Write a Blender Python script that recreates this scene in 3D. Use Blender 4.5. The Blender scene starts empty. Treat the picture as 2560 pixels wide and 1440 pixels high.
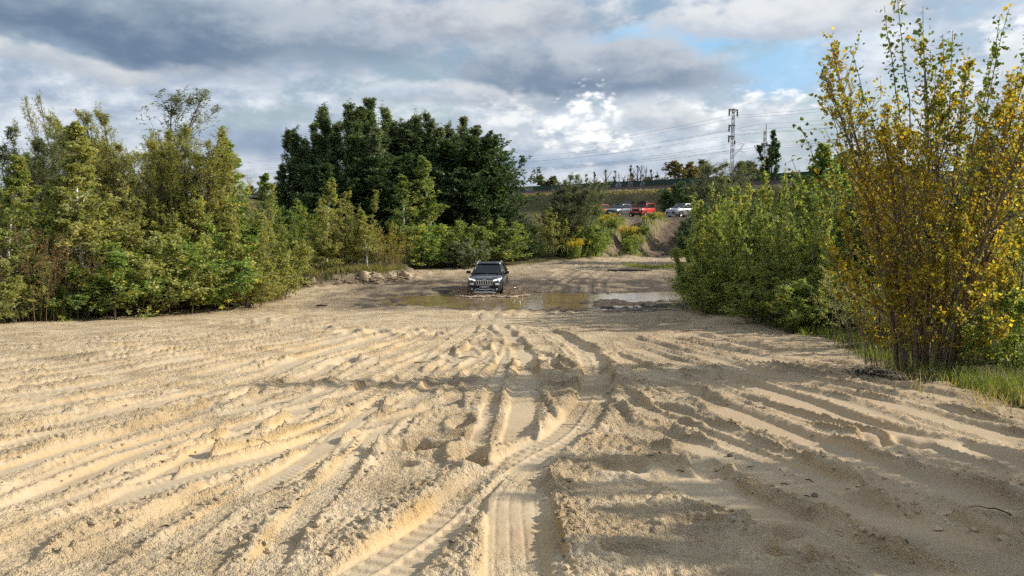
import bpy, math, random
import numpy as np
from mathutils import Vector, Matrix

R = math.radians
SC = bpy.context.scene
COL = SC.collection
rng = np.random.default_rng(7)
random.seed(7)

# ------------------------------------------------------------------ camera
EYE = Vector((0.0, 0.0, 4.45))
FPX = 1930.0                       # focal length in pixels of a 2560 wide frame
PITCH = math.atan(195.0 / FPX)     # horizon at row 525 of 1440
cam = bpy.data.cameras.new('camera')
cam.sensor_width = 36.0
cam.lens = FPX / 2560.0 * 36.0
cam.clip_start = 0.05
cam.clip_end = 9000.0
cam_ob = bpy.data.objects.new('camera', cam)
COL.objects.link(cam_ob)
cam_ob.location = EYE
cam_ob.rotation_euler = (math.pi / 2 - PITCH, 0, 0)
SC.camera = cam_ob
SC.view_settings.view_transform = 'Standard'
SC.view_settings.look = 'None'
SC.view_settings.gamma = 1.0
SC.view_settings.exposure = 0.34
SC.render.engine = 'CYCLES'
SC.cycles.max_bounces = 5
SC.cycles.diffuse_bounces = 4
SC.cycles.glossy_bounces = 2
SC.cycles.transmission_bounces = 3
SC.cycles.use_adaptive_sampling = True
SC.cycles.adaptive_threshold = 0.03
SC.cycles.adaptive_min_samples = 24
SC.cycles.transparent_max_bounces = 6
SC.cycles.use_denoising = False

# ------------------------------------------------------------------ sun
SUN_EL = R(30.0)
SUN_H = Vector((0.985, 0.14, 0)).normalized()        # horizontal direction towards the sun
sun_dir = Vector((SUN_H.x * math.cos(SUN_EL), SUN_H.y * math.cos(SUN_EL), math.sin(SUN_EL)))
sl = bpy.data.lights.new('sun', 'SUN')
sl.energy = 5.0
sl.angle = R(0.53)
sl.color = (1.0, 0.92, 0.81)
so = bpy.data.objects.new('sun', sl)
COL.objects.link(so)
so.location = (30, 10, 40)
so.rotation_euler = (-sun_dir).to_track_quat('-Z', 'Y').to_euler()

# ------------------------------------------------------------------ sky
world = bpy.data.worlds.new('World')
SC.world = world
world.use_nodes = True
world.cycles.sampling_method = 'NONE'
wt = world.node_tree
wt.nodes.clear()


def wn(kind, **kw):
    n = wt.nodes.new(kind)
    for k, v in kw.items():
        setattr(n, k, v)
    return n


def wmath(op, a, b=None, clamp=False):
    n = wn('ShaderNodeMath', operation=op, use_clamp=clamp)
    for i, v in enumerate((a, b)):
        if v is None:
            continue
        if isinstance(v, (int, float)):
            n.inputs[i].default_value = v
        else:
            wt.links.new(v, n.inputs[i])
    return n.outputs[0]


def wmap(v, a, b, c=0.0, d=1.0, smooth=True):
    n = wn('ShaderNodeMapRange', interpolation_type='SMOOTHSTEP' if smooth else 'LINEAR')
    wt.links.new(v, n.inputs['Value'])
    for k, q in zip(('From Min', 'From Max', 'To Min', 'To Max'), (a, b, c, d)):
        n.inputs[k].default_value = q
    return n.outputs['Result']


def wmix(f, a, b):
    n = wn('ShaderNodeMix', data_type='RGBA')
    if isinstance(f, (int, float)):
        n.inputs[0].default_value = f
    else:
        wt.links.new(f, n.inputs[0])
    for i, v in ((6, a), (7, b)):
        if isinstance(v, tuple):
            n.inputs[i].default_value = (*v, 1)
        else:
            wt.links.new(v, n.inputs[i])
    return n.outputs[2]


def wnoise(vec, scale, detail, rough=0.55, off=(0, 0, 0), color=False):
    m = wn('ShaderNodeMapping')
    m.inputs['Location'].default_value = off
    m.inputs['Scale'].default_value = (scale, scale, scale)
    wt.links.new(vec, m.inputs['Vector'])
    n = wn('ShaderNodeTexNoise')
    n.inputs['Scale'].default_value = 1.0
    n.inputs['Detail'].default_value = detail
    n.inputs['Roughness'].default_value = rough
    wt.links.new(m.outputs[0], n.inputs['Vector'])
    return n.outputs['Color' if color else 'Fac']


tc = wn('ShaderNodeTexCoord')
sep = wn('ShaderNodeSeparateXYZ')
wt.links.new(tc.outputs['Generated'], sep.inputs[0])
az = wmath('ARCTAN2', sep.outputs[0], sep.outputs[1])
el = wmath('ARCSINE', sep.outputs[2])
comb = wn('ShaderNodeCombineXYZ')
wt.links.new(az, comb.inputs[0])
wt.links.new(wmath('MULTIPLY', el, 1.9), comb.inputs[1])
P0 = comb.outputs[0]
# seamless noise domain: the direction itself, stretched upwards (clouds are flat from below)
mp = wn('ShaderNodeMapping')
mp.inputs['Scale'].default_value = (1, 1, 2.0)
wt.links.new(tc.outputs['Generated'], mp.inputs['Vector'])
ND = mp.outputs[0]
warp = wn('ShaderNodeVectorMath', operation='SUBTRACT')
wt.links.new(wnoise(ND, 5.0, 4, 0.6, (3, 1, 7), True), warp.inputs[0])
warp.inputs[1].default_value = (0.5, 0.5, 0.5)
wsc = wn('ShaderNodeVectorMath', operation='SCALE')
wt.links.new(warp.outputs[0], wsc.inputs[0])
wsc.inputs['Scale'].default_value = 0.16
wadd = wn('ShaderNodeVectorMath', operation='ADD')
wt.links.new(P0, wadd.inputs[0])
wt.links.new(wsc.outputs[0], wadd.inputs[1])
PW = wadd.outputs[0]

sky = wn('ShaderNodeTexSky', sky_type='NISHITA')
sky.sun_disc = False
sky.sun_elevation = SUN_EL
sky.sun_rotation = math.atan2(SUN_H.x, SUN_H.y)
sky.air_density = 1.2
sky.dust_density = 1.2
sky.ozone_density = 1.5
skm = wn('ShaderNodeVectorMath', operation='SCALE')
wt.links.new(sky.outputs[0], skm.inputs[0])
skm.inputs['Scale'].default_value = 0.085
col = skm.outputs[0]

fb_big = wnoise(ND, 3.0, 4, 0.58, (0.3, 2.1, 0.4))
fb_mid = wnoise(ND, 9.0, 5, 0.62, (5.1, 0.2, 1.3))
fb_fine = wnoise(ND, 26.0, 4, 0.62, (1.1, 4.2, 9.3))
vor = wn('ShaderNodeTexVoronoi', voronoi_dimensions='2D')
vor.feature = 'F1'
vor.inputs['Scale'].default_value = 30.0
vor.inputs['Detail'].default_value = 2.0
vor.inputs['Roughness'].default_value = 0.6
vmp = wn('ShaderNodeVectorMath', operation='ADD')
wt.links.new(P0, vmp.inputs[0])
vw = wn('ShaderNodeVectorMath', operation='SCALE')
wt.links.new(warp.outputs[0], vw.inputs[0])
vw.inputs['Scale'].default_value = 0.05
wt.links.new(vw.outputs[0], vmp.inputs[1])
wt.links.new(vmp.outputs[0], vor.inputs['Vector'])
puff = wmath('SUBTRACT', 0.70, vor.outputs['Distance'])
detail = wmath('ADD', wmath('MULTIPLY', fb_mid, 0.65), wmath('MULTIPLY', fb_fine, 0.35))
# the broken grey veil that covers the whole sky
veil_a = wmap(wmath('ADD', wmath('MULTIPLY', fb_big, 0.6), wmath('MULTIPLY', detail, 0.4)), 0.38, 0.52)
veil_c = wmix(wmap(detail, 0.36, 0.66), (0.27, 0.325, 0.42), (0.62, 0.64, 0.67))
low = wmap(el, 0.0, 0.22, 0.92, 0.0)
col = wmix(wmath('MAXIMUM', wmath('MULTIPLY', veil_a, 0.93), low), col, veil_c)


def pxdir(x, y):
    """sky azimuth and (stretched) elevation of a direction given as a picture position"""
    dx, dy = (x - 1280) / FPX, (720 - y) / FPX
    v = Vector((dx, math.cos(PITCH) + dy * math.sin(PITCH), -math.sin(PITCH) + dy * math.cos(PITCH))).normalized()
    return math.atan2(v.x, v.y), math.asin(v.z) * 1.9


def cloud(col, cx, cy, rx, ry, dark, light, k=1.1, soft=0.5, lo=-0.6, hi=0.7, amount=1.0, tilt=0.0, puffy=0.0):
    a, e = pxdir(cx, cy)
    sub = wn('ShaderNodeVectorMath', operation='SUBTRACT')
    wt.links.new(PW, sub.inputs[0])
    sub.inputs[1].default_value = (a, e, 0)
    m = wn('ShaderNodeMapping')
    m.vector_type = 'TEXTURE'
    m.inputs['Scale'].default_value = (rx / FPX, ry * 1.9 / FPX, 1)
    m.inputs['Rotation'].default_value = (0, 0, tilt)
    wt.links.new(sub.outputs[0], m.inputs['Vector'])
    s = wn('ShaderNodeSeparateXYZ')
    wt.links.new(m.outputs[0], s.inputs[0])
    cb = wn('ShaderNodeCombineXYZ')
    wt.links.new(s.outputs[0], cb.inputs[0])
    wt.links.new(s.outputs[1], cb.inputs[1])
    ln = wn('ShaderNodeVectorMath', operation='LENGTH')
    wt.links.new(cb.outputs[0], ln.inputs[0])
    d = wmath('ADD', wmath('SUBTRACT', 1.0, ln.outputs['Value']),
              wmath('MULTIPLY', wmath('SUBTRACT', detail, 0.5), k * 2))
    if puffy:
        d = wmath('ADD', d, wmath('MULTIPLY', puff, puffy))
    alpha = wmath('MULTIPLY', wmap(d, 0.0, soft), amount)
    t = wmap(wmath('ADD', s.outputs[1], wmath('ADD', wmath('MULTIPLY', wmath('SUBTRACT', detail, 0.5), 3.2), wmath('MULTIPLY', puff, puffy * 1.2))), lo, hi)
    return wmix(alpha, col, wmix(t, dark, light))


BLUE = (0.25, 0.44, 0.64)
col = cloud(col, 1680, 85, 300, 52, BLUE, (0.34, 0.51, 0.68), 0.8, 0.5, amount=0.92, tilt=0.12)
col = cloud(col, 1985, 150, 200, 110, BLUE, (0.34, 0.51, 0.68), 1.0, 0.7, amount=0.82)
col = cloud(col, 1010, 232, 130, 22, BLUE, (0.34, 0.51, 0.68), 0.7, 0.6, amount=0.7)
col = cloud(col, 640, 360, 330, 70, (0.17, 0.23, 0.33), (0.24, 0.30, 0.40), 0.5, 0.9, amount=0.8)
col = cloud(col, 1400, 400, 330, 34, (0.22, 0.29, 0.40), (0.36, 0.42, 0.50), 0.5, 0.8, amount=0.7)
col = cloud(col, 1150, 45, 560, 95, (0.27, 0.30, 0.35), (0.47, 0.48, 0.50), 0.8, 0.7, amount=0.85)
col = cloud(col, 1950, 25, 430, 60, (0.38, 0.41, 0.46), (0.58, 0.585, 0.59), 1.0, 0.5, amount=0.9)
col = cloud(col, 1480, 175, 470, 92, (0.15, 0.20, 0.28), (0.40, 0.43, 0.47), 0.6, 0.5, -0.75, 0.95, 1.0, -0.03)
col = cloud(col, 1150, 235, 330, 40, (0.30, 0.34, 0.40), (0.52, 0.53, 0.55), 0.8, 0.5, amount=0.8)
col = cloud(col, 330, 70, 640, 112, (0.11, 0.16, 0.235), (0.29, 0.34, 0.40), 0.55, 0.6, -0.55, 1.2, 1.0, -0.07)
col = cloud(col, 880, 110, 320, 85, (0.19, 0.24, 0.31), (0.38, 0.41, 0.46), 0.7, 0.7, amount=0.8)
col = cloud(col, 120, 150, 330, 28, (0.36, 0.39, 0.43), (0.56, 0.56, 0.56), 0.8, 0.6, amount=0.75)
col = cloud(col, 1285, 310, 130, 74, (0.36, 0.40, 0.46), (0.66, 0.665, 0.66), 1.8, 0.8, amount=0.85, puffy=.8)
col = cloud(col, 1450, 335, 110, 55, (0.40, 0.44, 0.50), (0.70, 0.70, 0.70), 1.8, 0.8, -0.6, 0.9, puffy=.8)
col = cloud(col, 1425, 312, 96, 98, (0.52, 0.54, 0.57), (0.86, 0.855, 0.84), 1.8, 0.75, -0.7, 0.9, puffy=1.0)
col = cloud(col, 1468, 350, 74, 36, (0.56, 0.57, 0.59), (0.86, 0.855, 0.84), 1.8, 0.75, -0.7, 0.9, puffy=1.0)
col = cloud(col, 1760, 285, 300, 36, (0.34, 0.37, 0.42), (0.56, 0.565, 0.57), 1.0, 0.6, amount=0.8)
col = cloud(col, 1950, 265, 190, 62, (0.40, 0.44, 0.50), (0.74, 0.74, 0.73), 1.6, 0.8, -0.7, 0.9, amount=0.95, puffy=.8)
col = cloud(col, 2540, 120, 130, 50, (0.48, 0.51, 0.55), (0.74, 0.74, 0.73), 2.0, 0.45, amount=0.9)
tint = wn('ShaderNodeVectorMath', operation='MULTIPLY')
wt.links.new(col, tint.inputs[0])
tint.inputs[1].default_value = (1.12, 1.14, 1.15)
bg = wn('ShaderNodeBackground')
wt.links.new(tint.outputs[0], bg.inputs['Color'])
bg.inputs['Strength'].default_value = 1.0
wo = wn('ShaderNodeOutputWorld')
wt.links.new(bg.outputs[0], wo.inputs[0])

# ================================================================== helpers
CP, SP = math.cos(PITCH), math.sin(PITCH)


def ray(px, py):
    dx, dy = (px - 1280) / FPX, (720 - py) / FPX
    return np.array([dx, CP + dy * SP, -SP + dy * CP])


def at(px, py, Y):
    """the place in the world seen at a picture position at the distance Y"""
    d = ray(px, py)
    return np.array([0, 0, EYE.z]) + d * (Y / d[1])


_gt = np.random.default_rng(99).uniform(0, 2 * math.pi, 65536)
GTX, GTY = np.cos(_gt), np.sin(_gt)


def pnoise(x, y, seed=0):
    x = np.asarray(x, float)
    y = np.asarray(y, float) + np.zeros_like(x)
    fx, fy = np.floor(x), np.floor(y)
    xf, yf = x - fx, y - fy
    k = fx.astype(np.int64) * 1619 + fy.astype(np.int64) * 31337 + seed * 6971
    u = xf * xf * xf * (xf * (xf * 6 - 15) + 10)
    v = yf * yf * yf * (yf * (yf * 6 - 15) + 10)

    def g(o, ox, oy):
        i = (k + o) & 0xFFFF
        return GTX[i] * (xf - ox) + GTY[i] * (yf - oy)
    n0 = g(0, 0, 0)
    n0 += (g(1619, 1, 0) - n0) * u
    n1 = g(31337, 0, 1)
    n1 += (g(32956, 1, 1) - n1) * u
    return (n0 + (n1 - n0) * v) * 1.5


def fbm(x, y, seed=0, octaves=4, gain=0.5):
    s, a = 0.0, 1.0
    for o in range(octaves):
        s = s + a * pnoise(x * 2 ** o + o * 17.3, y * 2 ** o - o * 9.1, seed + o)
        a *= gain
    return s


def sstep(x, a, b):
    t = np.clip((x - a) / (b - a), 0, 1)
    return t * t * (3 - 2 * t)


def smax(a, b, k):
    h = np.clip(0.5 + 0.5 * (a - b) / k, 0, 1)
    return b * (1 - h) + a * h + k * h * (1 - h)


def poly_dist(x, y, pts):
    """distance to a polyline, signed side (left of travel positive) and arc length"""
    best = np.full(x.shape, 1e9)
    side = np.zeros(x.shape)
    arc = np.zeros(x.shape)
    acc = 0.0
    for (ax, ay), (bx, by) in zip(pts[:-1], pts[1:]):
        dx, dy = bx - ax, by - ay
        L = math.hypot(dx, dy)
        t = np.clip(((x - ax) * dx + (y - ay) * dy) / (L * L), 0, 1)
        qx, qy = ax + t * dx, ay + t * dy
        d = np.hypot(x - qx, y - qy)
        m = d < best
        best = np.where(m, d, best)
        side = np.where(m, np.sign((y - ay) * dx - (x - ax) * dy), side)
        arc = np.where(m, acc + t * L, arc)
        acc += L
    return best, side, arc


# ================================================================== the lie of the land
TRACK = [(130, -45), (90, 27), (60.5, 80), (38.6, 127.7), (17.0, 167.0), (-1.0, 197.0), (-30, 216), (-66, 231), (-120, 252), (-300, 300), (-700, 380)]
RAIL_Z = 8.95


def macro(x, y):
    x = np.asarray(x, float)
    y = np.asarray(y, float)
    slope = 2.75 - 0.084 * y + 0.10 * pnoise(x * 0.09 + 3, y * 0.09, 11)
    slope = np.where(y < 0, 2.75 - 0.02 * y, slope)
    basin = 0.07 + 0.05 * pnoise(x * 0.12, y * 0.12, 12) + 0.012 * np.clip(y - 46, 0, 30)
    z = smax(slope, basin, 0.35)
    # hollows that hold the water
    def bowl(cx, cy, rx, ry, dep):
        w = 0.35 * pnoise(x * 0.5 + cx, y * 0.5, 13) + .22 * pnoise(x * 1.7, y * 1.9 + cx, 23)
        q = np.hypot((x - cx) / rx, (y - cy) / ry) + w
        return -dep * (1 - sstep(q, 0.45, 1.25))
    z = z + bowl(-1.6, 38.3, 4.6, 3.0, 0.30) + bowl(2.4, 39.4, 3.2, 1.8, 0.28) + bowl(7.0, 39.6, 3.6, 1.9, 0.36) \
        + bowl(-.6, 36.3, 4.6, 2.4, 0.20) + bowl(3.9, 34.3, 0.7, 0.5, 0.16) + bowl(9.0, 41.6, 1.6, 0.8, 0.2) + bowl(5.2, 35.6, .9, .5, .18) + bowl(2.6, 36.0, .8, .4, .16) + bowl(7.6, 36.9, 1.0, .45, .18) + bowl(-6.2, 39.2, 1.5, .7, .14)
    # raised ground under the left bank, cut off as a small sand cliff
    d, s, a = poly_dist(x, y, [(-40, 36), (-16.5, 41.5), (-12.6, 44.2), (-10.6, 45.4), (-8.2, 46.4), (-6.2, 48.2), (-6.6, 52.5), (-11, 58), (-30, 66)])
    cut_ = (y > 40) & (y < 56) & (x > -20) & (x < -3)
    sd = d * s + 0.5 * pnoise(x * 0.8, y * 0.8, 14) + 0.45 * fbm(x * 2.2, y * 2.2, 15, 3) * cut_
    bump_ = 0.55 + 0.15 * pnoise(x * 0.5, y * 0.5, 16)
    z = z + bump_ * (sstep(sd, -.1, 0.7) * .75 + .25 * sstep(sd, -1.2, .1)) * (1 - sstep(sd, 6, 14)) + cut_ * .10 * fbm(x * 3.0, y * 3.0, 22, 3) * sstep(sd, -1, -.2) * (1 - sstep(sd, .6, 1.6))
    # sand hump in front of the right birches
    z = z + 0.42 * np.exp(-(((x - 5.6) / 2.0) ** 2 + ((y - 29.0) / 1.7) ** 2)) \
        + 0.55 * np.exp(-(((x - 9.0) / 2.4) ** 2 + ((y - 27.0) / 3.0) ** 2))
    # bank up to the parking plateau
    yb = 69.0 + 2.0 * pnoise(x * 0.07, y * 0.02, 17)
    t = sstep(y + 1.2 * pnoise(x * 0.25, y * 0.25, 18), yb, yb + 17.5)
    plateau = 3.55 + 0.08 * pnoise(x * 0.1, y * 0.1, 19)
    z = z * (1 - t) + plateau * t
    # two ramps cut into it by driving
    for pts, w, dep in (([(8.4, 66), (9.9, 72), (12.0, 79), (14.2, 86.5), (15.2, 91)], 1.15, 0.75),
                        ([(11.2, 66), (13.2, 72), (15.7, 78.5), (18.0, 84.5), (19.2, 90)], 1.6, 1.15)):
        d, s, a = poly_dist(x, y, pts)
        cut = (1 - sstep(d + 0.35 * pnoise(x * 0.7, y * 0.7, 20), w * 0.55, w * 1.25))
        mid = sstep(y, 68, 75) * (1 - sstep(y, 80, 89))
        z = z - dep * cut * mid
    d, s, a = poly_dist(x, y, [(10.1, 68), (11.6, 73), (13.8, 79.5), (16.0, 86)])
    z = z + 0.30 * (1 - sstep(d, 0.4, 1.6)) * sstep(y, 68, 71) * (1 - sstep(y, 83, 87))
    # railway embankment
    d, s, a = poly_dist(x, y, TRACK)
    top = RAIL_Z - 0.75
    e = 1 - sstep(d + 0.5 * pnoise(x * 0.2, y * 0.2, 21), 5.6, 16.5)
    z = np.maximum(z, z * (1 - e) + top * e) * (y > 20) + z * (y <= 20)
    return z


def ground_z(x, y):
    return float(macro(np.array([x]), np.array([y]))[0])


def hit(px, py, y0=1.0, y1=120.0):
    """where the line of sight through a picture position meets the land"""
    Y = np.linspace(y0, y1, 1600)
    d = ray(px, py)
    t = Y / d[1]
    X, Z = d[0] * t, EYE.z + d[2] * t
    h = macro(X, Y)
    i = int(np.argmax(Z < h)) if (Z < h).any() else len(Y) - 1
    return np.array([X[i], Y[i]])


# ------------------------------------------------------------------ tyre ruts, in picture positions thrown onto the land
def P(*a):
    return [a[i:i + 2] for i in range(0, len(a), 2)]


L_TRACKS = [
    P(-160, 880, 300, 838, 560, 808, 760, 775),
    P(-160, 925, 300, 868, 600, 828, 800, 792),
    P(-160, 960, 300, 893, 600, 848, 860, 806),
    P(-160, 1000, 220, 945, 470, 900, 720, 855, 930, 812),
    P(-160, 1060, 200, 1000, 450, 950, 700, 885, 860, 848, 990, 812),
    P(-160, 1130, 200, 1050, 420, 1000, 640, 945, 780, 890, 920, 852, 1050, 812),
    P(-160, 1230, 200, 1120, 420, 1055, 620, 985, 760, 945, 900, 885, 1010, 850, 1100, 815),
    P(-160, 1330, 150, 1215, 400, 1120, 600, 1062, 790, 1012, 930, 962, 1040, 905, 1150, 850, 1190, 815),
    P(-160, 1450, 200, 1290, 450, 1203, 700, 1135, 900, 1065, 1050, 1030, 1160, 985, 1240, 930, 1290, 870),
    P(60, 1500, 260, 1390, 480, 1290, 700, 1200, 860, 1110),
    P(380, 1500, 480, 1410, 580, 1320, 690, 1240),
]
R_TRACKS = [
    P(2500, 1520, 2200, 1405, 1900, 1285, 1720, 1210, 1560, 1165),
    P(2760, 1480, 2400, 1375, 2150, 1280, 1960, 1195, 1800, 1130, 1620, 1085, 1500, 1045),
    P(2760, 1340, 2400, 1235, 2150, 1145, 1950, 1075, 1760, 1000, 1620, 930, 1520, 880),
    P(2760, 1215, 2400, 1120, 2100, 1040, 1850, 950, 1660, 893, 1530, 850),
    P(2650, 1130, 2250, 1015, 1980, 950, 1720, 880, 1560, 838),
    P(2400, 1000, 2100, 935, 1850, 880, 1640, 838),
    P(2150, 920, 1900, 872, 1700, 830),
]
MAIN = [   # path, half width, depth, berm, tread
    (P(1290, 1135, 1300, 1060, 1312, 980, 1316, 900, 1290, 855, 1252, 812), .20, .10, .045, 1),
    (P(800, 1545, 930, 1440, 1060, 1340, 1200, 1225, 1300, 1150, 1400, 1090, 1462, 1030, 1488, 965, 1484, 905, 1445, 862, 1390, 835, 1340, 812), .25, .13, .05, 2),
    (P(1300, 1560, 1290, 1440, 1283, 1330, 1285, 1235, 1335, 1165, 1372, 1128), .20, .10, .05, 3),
]


def resample(pts, n):
    pts = np.asarray(pts, float)
    s = np.concatenate([[0], np.cumsum(np.hypot(*(pts[1:] - pts[:-1]).T))])
    # Catmull-Rom through the points, then even spacing
    q = []
    for i in range(len(pts) - 1):
        p0, p1, p2, p3 = pts[max(i - 1, 0)], pts[i], pts[i + 1], pts[min(i + 2, len(pts) - 1)]
        for t in np.linspace(0, 1, 14, endpoint=False):
            q.append(0.5 * (2 * p1 + (p2 - p0) * t + (2 * p0 - 5 * p1 + 4 * p2 - p3) * t * t + (3 * p1 - p0 - 3 * p2 + p3) * t ** 3))
    q.append(pts[-1])
    q = np.array(q)
    s = np.concatenate([[0], np.cumsum(np.hypot(*(q[1:] - q[:-1]).T))])
    u = np.linspace(0, s[-1], n)
    return np.stack([np.interp(u, s, q[:, 0]), np.interp(u, s, q[:, 1])], 1)


def thrown(path):
    return np.array([hit(*p) for p in path])


def between(a, b, f):
    return resample(a, 24) * (1 - f) + resample(b, 24) * f


RUTS = []
Lg = [thrown(p) for p in L_TRACKS]
Rg = [thrown(p) for p in R_TRACKS]
for i in range(len(Lg) - 1):
    for f in (0.28, 0.52, 0.77):
        p = between(Lg[i], Lg[i + 1], f + rng.uniform(-.1, .1))
        p = p + np.stack([0.18 * pnoise(np.arange(24) * .25, np.full(24, i + f), 31), 0.25 * pnoise(np.arange(24) * .25, np.full(24, i + f), 32)], 1)
        RUTS.append((p, rng.uniform(.10, .18), rng.uniform(.03, .065), rng.uniform(.03, .06), 1))
for i in range(len(Rg) - 1):
    for f in (0.3, 0.55, 0.8):
        p = between(Rg[i], Rg[i + 1], f + rng.uniform(-.1, .1))
        p = p + np.stack([0.25 * pnoise(np.arange(24) * .3, np.full(24, i + f), 33), 0.35 * pnoise(np.arange(24) * .3, np.full(24, i + f), 34)], 1)
        RUTS.append((p, rng.uniform(.12, .2), rng.uniform(.03, .06), rng.uniform(.03, .05), 0))
for k in range(26):     # more faint tracks on the left slope, at slightly different angles
    i = int(rng.integers(0, len(Lg) - 2))
    p = between(Lg[i], Lg[i + 1], rng.uniform(0, 1))[:int(rng.integers(14, 24))]
    tw = rng.uniform(-.14, .14)
    p = p[int(rng.integers(0, 8)):]
    c_ = p.mean(0)
    p = (p - c_) @ np.array([[math.cos(tw), math.sin(tw)], [-math.sin(tw), math.cos(tw)]]) + c_
    RUTS.append((p, rng.uniform(.09, .15), rng.uniform(.02, .05), rng.uniform(.015, .035), 1))
for k in range(9):      # long thin tracks crossing the near slope
    x0, x1 = rng.uniform(500, 1700), rng.uniform(950, 1500)
    RUTS.append((thrown(P(x0, rng.uniform(950, 1120), (x0 + x1) / 2, 880, x1, 815)), rng.uniform(.10, .15), rng.uniform(.03, .06), .04, 1))
for k in range(7):      # tracks over the muddy flat and towards the ramps
    o = k * 40
    RUTS.append((thrown(P(1180 + o, 790, 1290 + o * .9, 745, 1330 + o * .75, 705, 1400 + o * .6, 672, 1480 + o * .4, 648, 1530 + o * .25, 625)), .17, .06, .03, 0))
PAIRS = []
for path in (P(250, 1500, 560, 1240, 900, 1000, 1120, 890, 1270, 825), P(1760, 1500, 1560, 1200, 1420, 980, 1340, 880, 1300, 818), P(-160, 1040, 500, 985, 1000, 925, 1400, 880, 1750, 850),
             P(2400, 1230, 1800, 1030, 1500, 920, 1340, 850, 1270, 815), P(600, 1500, 800, 1300, 1000, 1120, 1120, 960, 1200, 860, 1230, 815)):
    c_ = resample(thrown(path), 30)
    tg_ = np.gradient(c_, axis=0)
    tg_ /= np.linalg.norm(tg_, axis=1)[:, None]
    nn_ = np.stack([-tg_[:, 1], tg_[:, 0]], 1)
    PAIRS += [c_ + nn_ * .77, c_ - nn_ * .77]
for p in PAIRS[:6]:
    RUTS.append((p, .115, rng.uniform(.035, .06), rng.uniform(.02, .035), 1))
for p in Lg:
    RUTS.append((p, rng.uniform(.16, .21), rng.uniform(.055, .085), rng.uniform(.035, .055), 1))
for p in Rg:
    RUTS.append((p, rng.uniform(.17, .24), rng.uniform(.065, .10), rng.uniform(.045, .07), 0))
for p in PAIRS[6:]:
    RUTS.append((p, .11, rng.uniform(.035, .055), rng.uniform(.02, .03), 1))
for p, hw, dep, b, tr in MAIN:
    RUTS.append((thrown(p), hw, dep, b, tr))


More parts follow.
